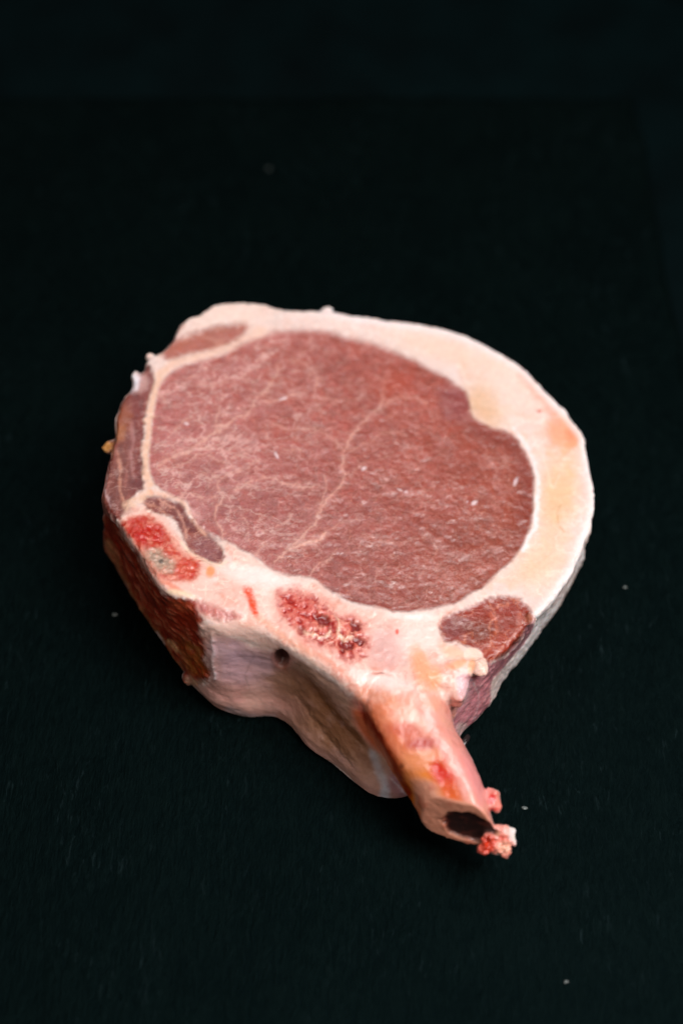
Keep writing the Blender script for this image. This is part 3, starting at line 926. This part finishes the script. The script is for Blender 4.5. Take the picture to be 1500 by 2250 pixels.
# --- spongy bone 1 (blood-stained, grey marrow)
b1, sd1 = region([(265, 1149), (307, 1133), (333, 1140), (360, 1157), (380, 1183), (400, 1213), (433, 1233), (438, 1253), (427, 1273), (387, 1277),
                  (347, 1267), (327, 1243), (303, 1210), (280, 1173)], 9, 9)
b1 = b1 * front
over(front * flat * sstep(16, -4, sd1 + 6 * nm), lin(222, 150, 130), 0.5)
PID[b1 > 0.5] = 5
f1, f2, rid = worley(Wd, 0.0011, 5)
pore = sstep(0.50, 0.12, f1)
ra1 = fbm(V, 0.0015, 3, 211)
over(b1, lin(208, 126, 108))
over(b1 * sstep(-0.15, 0.35, ra1), lin(186, 54, 40), 0.8)
over(b1 * spot(318, 1166, 52, 30, 10, 0.5, 0.45), lin(178, 34, 24), 0.85)
over(b1 * spot(412, 1252, 28, 24, 0, 0.5, 0.45), lin(194, 58, 40), 0.7)
over(b1 * spot(350, 1232, 34, 22, 30, 0.5, 0.5), lin(176, 156, 138), 0.85)
over(b1 * spot(350, 1232, 34, 22, 30, 0.5, 0.5) * sstep(0.0, 0.5, nf1), lin(128, 104, 88), 0.6)
over(b1 * sstep(0.15, 0.6, -ra1), lin(222, 150, 132), 0.5)
over(b1 * sstep(0.3, 0.7, ra1) * pore, lin(120, 20, 16), 0.6)
over(b1 * spot(354, 1233, 6, 5, 0, 0.4, 0.3), lin(76, 66, 56), 0.8)
over(b1 * sstep(0.3, 0.8, nf1), lin(220, 156, 138), 0.3)
DSP += b1 * (-0.00012 * pore + 0.00018 * nf1)
setr(b1, 0.24)

# --- spongy bone 2 (vertebral body)
b2, sd2 = region([(613, 1307), (640, 1297), (670, 1303), (707, 1323), (733, 1350), (760, 1360), (793, 1373), (802, 1407), (793, 1440), (773, 1450),
                  (747, 1440), (720, 1420), (680, 1407), (650, 1383), (620, 1360), (610, 1337)], 16, 12)
b2 = b2 * front
over(front * sstep(26, -4, sd2 + 8 * nm), lin(222, 160, 148), 0.6)
PID[b2 > 0.5] = 6
f1, f2, rid = worley(Wd, 0.00135, 9)
pore = sstep(0.62, 0.22, f1)
strut = sstep(0.20, 0.04, f2 - f1)
ra2 = fbm(V, 0.0013, 3, 201, 0.6)
rb2 = 1 - np.abs(fbm(V, 0.0026, 3, 205))
coarse = sstep(650, 720, S[:, 0] + 0.4 * (S[:, 1] - 1370) + 18 * nm)
hol = sstep(0.08, 0.42, ra2 + 0.12 * coarse)
strut = sstep(0.86, 0.97, rb2) * coarse
over(b2, lin(200, 104, 92))
over(b2 * sstep(-0.25, 0.25, ra2), lin(180, 54, 46), 0.85)
over(b2 * hol, lin(140, 26, 24), 0.75)
over(b2 * sstep(0.2, 0.6, -ra2), lin(216, 128, 112), 0.5)
over(b2 * strut, lin(228, 166, 148), 0.6)
for x, y, rx, ry in [(660, 1383, 13, 10), (708, 1362, 13, 9), (763, 1424, 15, 12), (782, 1375, 9, 8), (787, 1408, 12, 6)]:
    h_ = b2 * spot(x, y, rx, ry, 20, 0.5, 0.9)
    over(h_, lin(108, 12, 14), 0.9)
    DSP -= h_ * 0.0007
for pts in [[(672, 1388), (694, 1400), (716, 1396), (722, 1382)], [(735, 1352), (748, 1372), (742, 1392)], [(742, 1396), (752, 1404), (772, 1402)]]:
    h_ = b2 * stroke(pts, 9, 5, 4, 4, True, 9)
    over(h_, lin(238, 200, 178), 0.85)
    DSP += h_ * 0.0003
DSP += b2 * (-0.00028 * hol + 0.00012 * strut + 0.00006 * nf1)
over(front * flat * stroke([(596, 1305), (602, 1345), (630, 1375)], 12, 10, 8, 4), lin(232, 190, 176), 0.6)
setr(b2, 0.20)

# --- eye muscle
EYE = [(573, 741), (603, 730), (667, 726), (723, 730), (760, 742), (810, 752), (864, 773), (915, 795), (946, 814), (977, 826), (1000, 845), (1023, 860),
       (1029, 887), (1038, 915), (1058, 928), (1081, 940), (1100, 944), (1123, 953), (1143, 976), (1162, 1011), (1172, 1050), (1170, 1089), (1170, 1123),
       (1164, 1154), (1154, 1185), (1139, 1212), (1118, 1236), (1090, 1260), (1074, 1278), (1056, 1294), (1022, 1306), (1012, 1320), (976, 1331), (933, 1338), (897, 1343),
       (857, 1340), (826, 1334), (793, 1327), (747, 1310), (703, 1283), (680, 1268), (647, 1265), (600, 1253), (570, 1227), (533, 1207), (493, 1187), (480, 1177),
       (453, 1167), (430, 1143), (420, 1127), (413, 1103), (390, 1092), (364, 1080), (342, 1062), (331, 1040), (327, 1006), (331, 957), (334, 920),
       (342, 879), (349, 853), (360, 834), (379, 815), (409, 800), (461, 786), (499, 774), (528, 756), (555, 745)]
poly = smooth_poly(EYE, True, 2)
sde = poly_sd(S, poly, 70)
sde = sde + 3.0 * nm + 2.6 * nf1
blurry = 6.0 + 6.0 * sstep(900, 720, S[:, 1])
eye = sstep(blurry, -blurry, sde) * flat
PID[eye > 0.5] = 1
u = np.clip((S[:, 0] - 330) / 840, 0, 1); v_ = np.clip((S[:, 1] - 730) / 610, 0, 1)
c_tl, c_tr, c_bl, c_br = lin(172, 100, 94), lin(152, 74, 62), lin(160, 97, 96), lin(138, 71, 56)  # pinker, paler left: glossy sheen painted into the corner tones
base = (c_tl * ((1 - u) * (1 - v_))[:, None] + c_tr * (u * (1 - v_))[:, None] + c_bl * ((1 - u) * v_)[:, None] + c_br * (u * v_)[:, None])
# muscle fibre bundles: elongated cells, each with its own tone
ang = math.radians(-14)
R = np.array([[math.cos(ang), -math.sin(ang)], [math.sin(ang), math.cos(ang)]])
Wr = Wd @ R.T
cell1 = worley(np.stack([Wr[:, 0] * 0.62, Wr[:, 1]], 1), 0.0082, 31)
cell2 = worley(np.stack([Wr[:, 0] * 0.70, Wr[:, 1]], 1), 0.0036, 32)
cell3 = worley(np.stack([Wr[:, 0] * 0.75, Wr[:, 1]], 1), 0.0013, 33)
grainf = fbm(np.stack([Wr[:, 0] * 0.4, Wr[:, 1], V[:, 2]], 1), 0.00085, 3, 35)
tone = 1 + 0.14 * nb + 0.12 * nm + 0.10 * nf1 + 0.08 * nff + 0.12 * grainf + 0.07 * (cell2[2] - 0.5) + 0.05 * (cell3[2] - 0.5) + 0.08 * (cell1[2] - 0.5)
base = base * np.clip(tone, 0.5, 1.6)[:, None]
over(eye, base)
warm = sstep(0.0, 0.7, fbm(V, 0.016, 2, 37)) * 0.5
over(eye * warm, lin(164, 80, 66), 0.55)
marble = sstep(760, 420, S[:, 0] + 0.25 * (S[:, 1] - 1000)) * 0.7 + 0.3
Wn = np.stack([Wr[:, 0] * 0.6, Wr[:, 1], V[:, 2] * 0], 1)
rg1 = 1 - np.abs(fbm(Wn, 0.0062, 4, 91, 0.55))
rg2 = 1 - np.abs(fbm(Wn, 0.0030, 4, 95, 0.55))
rg3 = 1 - np.abs(fbm(Wn, 0.0014, 3, 98, 0.55))
patch = sstep(-0.55, 0.25, nb2 + 0.4 * nm)
patch2 = sstep(-0.5, 0.3, nb + 0.5 * nm2)
lace = np.maximum(sstep(0.945, 0.995, rg1) * patch, 0.75 * sstep(0.93, 0.99, rg2) * patch2)
halo = np.maximum(sstep(0.84, 0.98, rg1) * patch, 0.7 * sstep(0.84, 0.98, rg2) * patch2)
e2 = lace
over(eye * halo * marble, lin(202, 150, 144), 0.36)
over(eye * lace * marble, lin(220, 178, 170), 0.72)
over(eye * sstep(0.88, 0.985, rg3) * (0.5 + 0.5 * patch), lin(200, 140, 124), 0.16)
rg4 = 1 - np.abs(fbm(np.stack([Wr[:, 0] * 0.45, Wr[:, 1], V[:, 2] * 0], 1), 0.0021, 3, 99, 0.6))
over(eye * sstep(0.90, 0.99, rg4) * (1 - marble) * 1.4, lin(112, 58, 46), 0.40)
gloss_haze = sstep(0.05, 0.55, fbm(np.stack([Wr[:, 0] * 0.5, Wr[:, 1], V[:, 2]], 1), 0.0045, 4, 131, 0.6))  # pale glossy haze painted as colour, mostly on the left half
over(eye * gloss_haze * marble, lin(190, 138, 136), 0.28)
fleck = sstep(0.42, 0.85, nff * 0.75 + 0.35 * nf2)
over(eye * fleck, lin(212, 154, 134), 0.32)
VEINS = [
    ([(841, 857), (838, 885), (806, 920), (775, 949), (757, 985), (753, 1010), (756, 1043), (738, 1080), (711, 1112), (697, 1137), (680, 1163), (645, 1197), (622, 1219), (606, 1236)], 4, 7, .68),
    ([(841, 884), (876, 874), (915, 876), (940, 890)], 4, 2, .6), ([(841, 857), (850, 825)], 4, 2, .5),
    ([(697, 1137), (706, 1110), (716, 1070), (712, 1045)], 7, 3, .55),
    ([(718, 1172), (700, 1183), (668, 1196), (640, 1205)], 8, 9, .85), ([(718, 1172), (745, 1150), (790, 1140)], 5, 2, .5),
    ([(611, 804), (606, 830), (592, 850), (575, 868), (558, 884), (547, 909), (521, 920), (500, 930), (476, 942), (454, 961), (424, 983), (385, 1000), (349, 1024)], 4, 6, .72),
    ([(558, 884), (590, 880), (622, 875), (644, 864), (670, 862)], 5, 3, .7), ([(476, 942), (474, 920), (480, 900)], 4, 2, .6),
    ([(424, 983), (452, 984), (470, 996)], 4, 2, .5), ([(380, 950), (400, 925), (430, 905)], 3, 3, .5), ([(349, 862), (365, 885), (385, 900)], 4, 2, .5),
    ([(490, 1087), (474, 1129), (487, 1167), (484, 1200)], 5, 4, .75), ([(487, 1088), (478, 1060), (500, 1040)], 4, 2, .6),
    ([(517, 1077), (558, 1056), (603, 1051), (644, 1066), (690, 1068)], 4, 4, .65), ([(349, 1030), (400, 1020), (440, 995), (490, 1010), (540, 1000)], 4, 3, .6),
    ([(395, 1092), (420, 1085), (455, 1098), (480, 1085)], 5, 3, .6), ([(600, 930), (640, 945), (690, 940), (720, 955), (755, 985)], 4, 4, .55),
    ([(530, 1130), (545, 1155), (535, 1185)], 3, 2, .5), ([(670, 800), (700, 830), (690, 870), (705, 900)], 4, 2, .5), ([(640, 790), (668, 800), (680, 825)], 4, 3, .45),
    ([(757, 985), (800, 975), (845, 950), (890, 955)], 4, 2, .5), ([(756, 1043), (800, 1020), (860, 1000)], 3, 2, .42), ([(680, 1268), (720, 1225), (740, 1205)], 4, 2, .55),
    ([(560, 1220), (580, 1195), (600, 1185)], 3, 2, .5), ([(430, 840), (470, 850), (505, 838)], 3, 2, .45), ([(800, 1175), (860, 1190), (930, 1180)], 3, 2, .4),
    ([(935, 1170), (955, 1200), (950, 1230)], 3, 2, .4), ([(1100, 944), (1106, 970)], 5, 2, .5), ([(640, 1130), (620, 1150), (590, 1160)], 3, 2, .5),
    ([(700, 870), (760, 880), (800, 870)], 4, 2, .4), ([(590, 960), (620, 985), (660, 990)], 3, 2, .5), ([(440, 1040), (480, 1045), (520, 1035), (575, 1010)], 3, 3, .5),
]
MRB += eye * np.clip(0.35 + 0.75 * sstep(820, 420, S[:, 0] + 0.2 * (S[:, 1] - 1000)) + 0.35 * nb2, 0.1, 1.0) * sstep(-4, -20, sde)
MRB += 0.5 * fm + 0.45 * im_ + 0.5 * em_ + 0.4 * sp + 0.4 * sd_m
ve = np.zeros(nv)
for pts, w0, w1, al in VEINS:
    ve = np.maximum(ve, al * stroke(pts, w0, w1, 3.0, 2.0, True, 7.0))
    ve = np.maximum(ve, 0.35 * al * stroke(pts, w0 * 2.6, w1 * 2.2, 7.0, 5.0, True, 8.0))
over(eye * ve, lin(216, 168, 154), 0.95)
for x, y, rx, ry, a2 in [(1040, 1105, 8, 5, -30), (1026, 1103, 3, 4, 0), (1132, 1058, 3.5, 9, 20), (892, 1080, 4, 2.6, 0), (878, 1075, 6, 1.5, 20),
                         (622, 875, 9, 3, -20), (410, 930, 4, 3, 30), (608, 1000, 3, 8, -30), (800, 1028, 6, 4, -40)]:
    h_ = eye * spot(x, y, rx, ry, a2, 0.5, 0.7)
    over(h_, lin(226, 206, 208), 0.8)
    DSP += h_ * 0.00015
dark = sstep(36, 0, np.abs(sde + 16)) * sstep(900, 1050, S[:, 0]) * sstep(900, 960, S[:, 1]) * sstep(1260, 1100, S[:, 1])
over(eye * dark, lin(120, 56, 50), 0.55)
over(eye * spot(870, 845, 40, 24, -40, 0.6, 0.3), lin(166, 74, 58), 0.6)
over(eye * spot(1000, 880, 34, 44, -20, 0.6, 0.3), lin(136, 78, 82), 0.5)
DSP += eye * (-0.00022 + 0.00016 * nm + 0.00007 * grainf + 0.00007 * nf1 + 0.00010 * ve + 0.00005 * lace + 0.00002 * nff)
ROU += eye * (0.14 - ROU)
# white seam beside the eye on the right, warm seam on the left
over(flat * (1 - eye) * stroke([(1128, 940), (1160, 985), (1180, 1045), (1180, 1100), (1172, 1160), (1150, 1205)], 3, 12, 6, 4), lin(236, 224, 224), 0.85)
over(flat * (1 - eye) * stroke([(380, 797), (352, 828), (342, 864), (334, 901), (327, 939), (324, 976), (320, 1013), (324, 1051), (324, 1080), (280, 1110)], 11, 14, 8, 7, True, 9), lin(224, 184, 160), 0.85)
over(flat * (1 - eye) * stroke([(324, 1078), (355, 1084), (390, 1096), (408, 1110), (420, 1135), (450, 1172)], 7, 6, 6, 6), lin(222, 174, 152), 0.75)
over(flat * (1 - eye) * stroke([(372, 803), (420, 788), (470, 776), (510, 762), (550, 742), (575, 728)], 16, 22, 8, 3), lin(226, 190, 174), 0.9)
seam = stroke([(350, 830), (334, 901), (324, 976), (320, 1030), (324, 1070)], 6, 9, 6, 6) * flat
over(seam, lin(222, 180, 158), 0.6)

# --- rib bone
ribz = is_rib * sstep(1500, 1575, S[:, 1] + 26 * nm)
PID[(ribz > 0.5)] = 9
over(ribz, lin(206, 118, 88))
over(ribz * spot(870, 1560, 50, 34, 60, 0.6, 0.3), lin(216, 144, 116), 0.8)
over(ribz * spot(925, 1560, 46, 50, 60, 0.7, 0.3), lin(236, 202, 190), 0.8)
over(ribz * spot(960, 1540, 14, 20, 0, 0.5, 0.3), lin(228, 156, 118), 0.7)
over(ribz * spot(886, 1535, 14, 18, 0, 0.5, 0.3), lin(220, 132, 110), 0.6)
rt = sstep(-8, 10, (S[:, 0] - (947 + (S[:, 1] - 1620) * 0.51)) + 6 * nm)  # right facet pinker, its lit side painted paler into the colour
over(ribz * rt, lin(226, 158, 148), 0.92)
over(ribz * sstep(0.1, 0.7, nb2 + 0.5 * nm), lin(224, 168, 140), 0.5)
over(ribz * sstep(0.15, 0.8, nm2), lin(200, 108, 80), 0.35)
over(ribz * rt * spot(1050, 1710, 22, 60, -28, 0.6, 0.3), lin(228, 150, 148), 0.8)
over(ribz * rt * stroke([(1010, 1662), (1020, 1690)], 5, 4, 5, 3), lin(222, 140, 128), 0.6)
over(ribz * (1 - rt) * spot(915, 1690, 44, 60, 66, 0.7, 0.3), lin(210, 134, 94), 0.8)
over(ribz * (1 - rt) * spot(936, 1742, 44, 36, 20, 0.6, 0.3), lin(214, 120, 40), 0.97)
over(ribz * spot(892, 1605, 40, 16, 10, 0.6, 0.35), lin(192, 84, 62), 0.8)
over(ribz * spot(928, 1634, 34, 13, -5, 0.6, 0.3), lin(170, 52, 44), 0.9)
over(ribz * spot(974, 1706, 22, 38, -28, 0.5, 0.25), lin(198, 52, 20), 0.98)
over(ribz * spot(990, 1742, 18, 28, -28, 0.6, 0.4), lin(204, 88, 40), 0.8)
over(ribz * spot(972, 1758, 6, 6, 0, 0.5, 0.3), lin(240, 220, 190), 0.8)
over(ribz * stroke([(776, 1532), (806, 1578), (834, 1622), (860, 1668), (878, 1708), (898, 1745)], 13, 9, 6, 3), lin(136, 34, 22), 0.95)
over(ribz * stroke([(846, 1630), (866, 1664), (880, 1695)], 12, 12, 8, 4), lin(196, 92, 62), 0.6)
over(ribz * spot(882, 1683, 5, 5, 0, 0.5, 0.3), lin(110, 48, 30), 0.7)
setr(ribz, 0.26)
DSP += ribz * 0.00010 * nm
# sawn end: pale bone wall, dark marrow
endn = np.array([-0.28, -0.91, 0.30])
mend = sstep(0.62, 0.80, Nn @ endn) * sstep(0.0030, 0.0018, np.abs((V - RA[-1]) @ endn)) * (rd < 1.2)
over(mend, lin(206, 146, 124))
over(mend * sstep(0.0, 0.5, nm), lin(190, 96, 76), 0.5)
PID[mend > 0.5] = 9
lx = (V - RA[-1]) @ cut_dir; lz = (V[:, 2] - RA[-1][2])
rm = np.hypot((lx - 0.0022) / 0.0070, (lz + 0.0007) / 0.0046) + 0.16 * nm + 0.1 * nf1
core = mend * sstep(1.05, 0.88, rm)
over(core, lin(38, 24, 23))
over(core * sstep(0.1, 0.6, nm2), lin(30, 18, 18), 0.8)
over(core * sstep(0.2, 0.7, nf1), lin(92, 48, 42), 0.5)
over(core * sstep(0.75, 1.0, rm), lin(96, 40, 34), 0.5)
over(core * stroke([(985, 1838), (1005, 1846), (1030, 1850)], 6, 6, 5, 4), lin(150, 90, 66), 0.5)
PID[core > 0.5] = 10
DSP -= core * (0.0009 + 0.0004 * nm)
scrap_c = [(1092, 1828, .0250), (1108, 1850, .0238), (1070, 1858, .0235), (1118, 1838, .0245), (1090, 1862, .023)]
ms = np.zeros(nv)
for x, y, z in scrap_c:
    ms = np.maximum(ms, sstep(0.0042, 0.0030, np.linalg.norm(V - atc(x, y, z), axis=1)))
ms *= sstep(0.0, 0.0012, ((V - RA[-1]) @ endn) + 0.0012 * (S[:, 0] > 1096))
over(ms, lin(222, 140, 126))
over(ms * sstep(0.0, 0.5, nm), lin(214, 96, 84), 0.7)
over(ms * spot(1072, 1852, 16, 26, 20, 0.5, 0.3), lin(196, 56, 34), 0.9)
over(ms * spot(1108, 1862, 16, 14, 0, 0.6, 0.3), lin(232, 180, 156), 0.7)
PID[ms > 0.5] = 11
DSP += ms * (0.0007 * nf1 + 0.0004 * nff)
ns = sstep(0.0034, 0.0024, np.linalg.norm(V - atc(1096, 1755, .028), axis=1))
over(ns, lin(226, 140, 128), 0.9)
over(ribz * spot(1080, 1756, 8, 12, 10, 0.4, 0.3), lin(196, 34, 34), 0.95)
over(ribz * spot(1085, 1778, 12, 4, 0, 0.5, 0.3), lin(208, 70, 64), 0.8)

# --- vessel hole in the membrane
hole = spot(619, 1446, 13, 16, -20, 0.5, 0.14) * front
over(front * spot(619, 1446, 22, 24, -20, 0.4, 0.3), lin(150, 84, 70), 0.6)
PUSH = (hole * 0.0030)[:, None] * np.array([0.25, 0.75, -0.35])
over(hole, lin(46, 16, 12), 0.97)  # blood colour darkened further, the pit's shade painted in
PID[(hole > 0.55) & (np.hypot(S[:, 0] - 619, S[:, 1] - 1446) < 15)] = 17
over(mf * (1 - hole) * spot(614, 1420, 12, 10, 0, 0.6, 0.2), lin(150, 92, 74), 0.6)

# surfaces that never face the front: rind behind, lean left, membrane below the rib
away = 1 - front
back_fat = away * sstep(-0.055, -0.03, V[:, 0])
over(away, fat_base * 0.95, 1.0)
under = (1 - is_rib) * sstep(0.006, 0.003, np.abs(0 * V[:, 0])) * 0
lum = (COL @ np.array([0.2126, 0.7152, 0.0722]))[:, None]
COL[:] = (lum + 1.18 * (COL - lum)) * (0.90 + 0.16 * np.clip(lum / 0.6, 0, 1))
COL[:] = np.clip(COL, 0.002, 0.95)

def full(A, fill):
    out = np.empty((nvf,) + A.shape[1:], A.dtype)
    out[:] = fill
    out[ACT] = A
    return out


MRB = full(MRB, 0)
COL, ROU, DSP, PID, PUSH = full(COL, fat_base * 0.95), full(ROU, 0.4), full(DSP, 0), full(PID, 0), full(PUSH, 0)
# the left side round the back is the same dark lean as its edge
back_w = sstep(-0.050, -0.058, VF[:, 0]) * sstep(0.034, 0.020, VF[:, 1]) * sstep(0.75, 0.5, np.abs(NF[:, 2]))
fr_full = full(front, 0.0)
back_w = back_w * (1 - fr_full)
tone_b = np.clip(1 + 0.5 * fbm(VF * np.array([1, 1, 0.4]), 0.003, 3, 171), 0.4, 1.6)[:, None]
COL = COL * (1 - back_w[:, None]) + lin(132, 62, 48) * tone_b * back_w[:, None]
V = VF + NF * DSP[:, None] + PUSH
V[:, 2] = np.maximum(V[:, 2], 0.00002)
Nn = normals(V)

# ------------------------------------------------------------------ split into parts
chop = bpy.data.objects.new("pork_chop", None)
scene.collection.objects.link(chop)
chop.empty_display_size = 0.05
chop["label"] = "thick raw pork rib chop with fat rim and bare rib bone on black slate"
chop["category"] = "pork chop"

PARTS = [  # id, name, material, parent id, label
    (0, "fat_cap", 'fat', None, "creamy white rim of fat round the lean meat"),
    (1, "eye_muscle", 'muscle', None, "large oval of marbled pink lean meat"),
    (2, "strip_muscle", 'muscle', None, "thin pink strip of lean in the upper fat"),
    (3, "edge_muscle", 'muscle', None, "dark red strip of lean along the left edge"),
    (4, "inner_muscle", 'muscle', None, "small dark lean beside the bloody bone"),
    (15, "vertebra", 'bone', None, "pale pink sawn bone and sinew at the root of the rib"),
    (5, "spongy_bone", 'spongy', 15, "blood-stained spongy bone with grey marrow"),
    (6, "spongy_bone", 'spongy', 15, "open red spongy bone full of small pits"),
    (7, "flank_muscle", 'muscle', None, "glossy dark red lean at the right of the rib"),
    (8, "side_muscle", 'muscle', None, "pink side of the lean behind the rib"),
    (9, "rib_bone", 'bone', None, "bare rib bone with blood stains"),
    (10, "marrow_core", 'marrow', 9, "dark hollow marrow in the sawn rib end"),
    (11, "meat_scrap", 'muscle', 9, "ragged red scrap hanging at the rib end"),
    (12, "membrane", 'membrane', None, "greyish violet membrane on the front side"),
    (17, "vessel_hole", 'marrow', 12, "small dark round hole in the membrane"),
    (13, "side_lean", 'muscle', None, "dark brown side of the chop"),
    (14, "fat_nub", 'fat', None, "pale round nub of fat beside the rib"),
    (16, "small_muscle", 'muscle', None, "small pinkish lean above the membrane rim"),
]
face_pid = PID[Q[:, 0]]
made = {}
for pid, name, mat, par, label in PARTS:
    fs = Q[face_pid == pid]
    if not len(fs):
        print("no faces for", name); continue
    ids, inv = np.unique(fs.ravel(), return_inverse=True)
    me = bpy.data.meshes.new(name)
    me.vertices.add(len(ids)); me.vertices.foreach_set("co", V[ids].astype(np.float32).ravel())
    me.loops.add(len(fs) * 4); me.loops.foreach_set("vertex_index", inv.astype(np.int32))
    me.polygons.add(len(fs))
    me.polygons.foreach_set("loop_start", np.arange(0, len(fs) * 4, 4, dtype=np.int32))
    me.polygons.foreach_set("use_smooth", np.ones(len(fs), bool))
    me.update(calc_edges=True)
    ca = me.attributes.new("tint", 'FLOAT_COLOR', 'POINT')
    ca.data.foreach_set("color", np.hstack([COL[ids], np.ones((len(ids), 1))]).astype(np.float32).ravel())
    ra = me.attributes.new("rough", 'FLOAT', 'POINT')
    ra.data.foreach_set("value", (ROU[ids]).astype(np.float32))
    mb_ = me.attributes.new("marbling", 'FLOAT', 'POINT')
    mb_.data.foreach_set("value", MRB[ids].astype(np.float32))
    me.normals_split_custom_set_from_vertices(Nn[ids].astype(np.float32))
    me.materials.append(MAT[mat])
    o = bpy.data.objects.new(name, me)
    scene.collection.objects.link(o)
    o.parent = made.get(par, chop) if par is not None else chop
    o["label"] = label
    made[pid] = o

# ------------------------------------------------------------------ crumbs on the slate
crumb_mat = bpy.data.materials.new("fat_crumb")
N, L = nodes_of(crumb_mat)
nz = N.new("ShaderNodeTexNoise"); nz.inputs["Scale"].default_value = 900
cr = N.new("ShaderNodeValToRGB")
cr.color_ramp.elements[0].color = (0.03, 0.045, 0.045, 1); cr.color_ramp.elements[1].color = (0.20, 0.21, 0.19, 1)
tc = N.new("ShaderNodeTexCoord"); L.new(tc.outputs["Object"], nz.inputs["Vector"])
L.new(nz.outputs["Fac"], cr.inputs["Fac"]); L.new(cr.outputs["Color"], N["Principled BSDF"].inputs["Base Color"])
for i, (x, y, r, label) in enumerate([
        (1152, 1775, 0.00050, "tiny pale crumb on slate right of the rib end"),
        (252, 1350, 0.00055, "tiny tan crumb on dark slate left of the chop"),
        (1372, 1290, 0.00040, "tiny grey crumb on slate far right of the fat rim"),
        (1243, 2157, 0.00040, "tiny pale crumb on slate near the bottom right corner"),
        (590, 370, 0.00035, "blurred grey crumb on slate behind the chop")]):
    b2m = bmesh.new()
    bmesh.ops.create_icosphere(b2m, subdivisions=2, radius=r)
    rnd = random.Random(i)
    for v in b2m.verts:
        v.co = Vector((v.co.x * 1.5, v.co.y, v.co.z * 0.6)) * rnd.uniform(0.7, 1.2)
    cme = bpy.data.meshes.new("meat_crumb")
    b2m.to_mesh(cme); b2m.free()
    cme.materials.append(crumb_mat)
    o = bpy.data.objects.new("meat_crumb", cme)
    p = at(x, y, 0.0)
    o.location = (p[0], p[1], -0.0001)
    scene.collection.objects.link(o)
    o["label"] = label; o["category"] = "crumb"; o["group"] = "crumbs on the slate"

# a little juice has run out beside the rib
juice_mat = bpy.data.materials.new("meat_juice")
N, L = nodes_of(juice_mat)
nz = N.new("ShaderNodeTexNoise"); nz.inputs["Scale"].default_value = 400
cr = N.new("ShaderNodeValToRGB")
cr.color_ramp.elements[0].color = (0.010, 0.008, 0.008, 1); cr.color_ramp.elements[1].color = (0.03, 0.02, 0.02, 1)
tc = N.new("ShaderNodeTexCoord"); L.new(tc.outputs["Object"], nz.inputs["Vector"])
L.new(nz.outputs["Fac"], cr.inputs["Fac"]); L.new(cr.outputs["Color"], N["Principled BSDF"].inputs["Base Color"])
N["Principled BSDF"].inputs["Roughness"].default_value = 0.08
jb = bmesh.new()
bmesh.ops.create_uvsphere(jb, u_segments=24, v_segments=12, radius=1.0)
for v in jb.verts:
    w = 1 + 0.18 * math.sin(3 * v.co.x + 1) * math.cos(2 * v.co.y)
    v.co = Vector((v.co.x * 0.0011 * w, v.co.y * 0.0030 * w, max(v.co.z, -0.2) * 0.0007))
jm = bpy.data.meshes.new("juice_drop")
jb.to_mesh(jm); jb.free()
jm.polygons.foreach_set("use_smooth", [True] * len(jm.polygons))
jm.materials.append(juice_mat)
juice = bpy.data.objects.new("juice_drop", jm)
p = at(1018, 1632, 0.0)
juice.location = (p[0], p[1], 0.0)
juice.rotation_euler = (0, 0, math.radians(-32))
scene.collection.objects.link(juice)
juice["label"] = "small wet drop of juice on slate right of the rib"
juice["category"] = "juice drop"
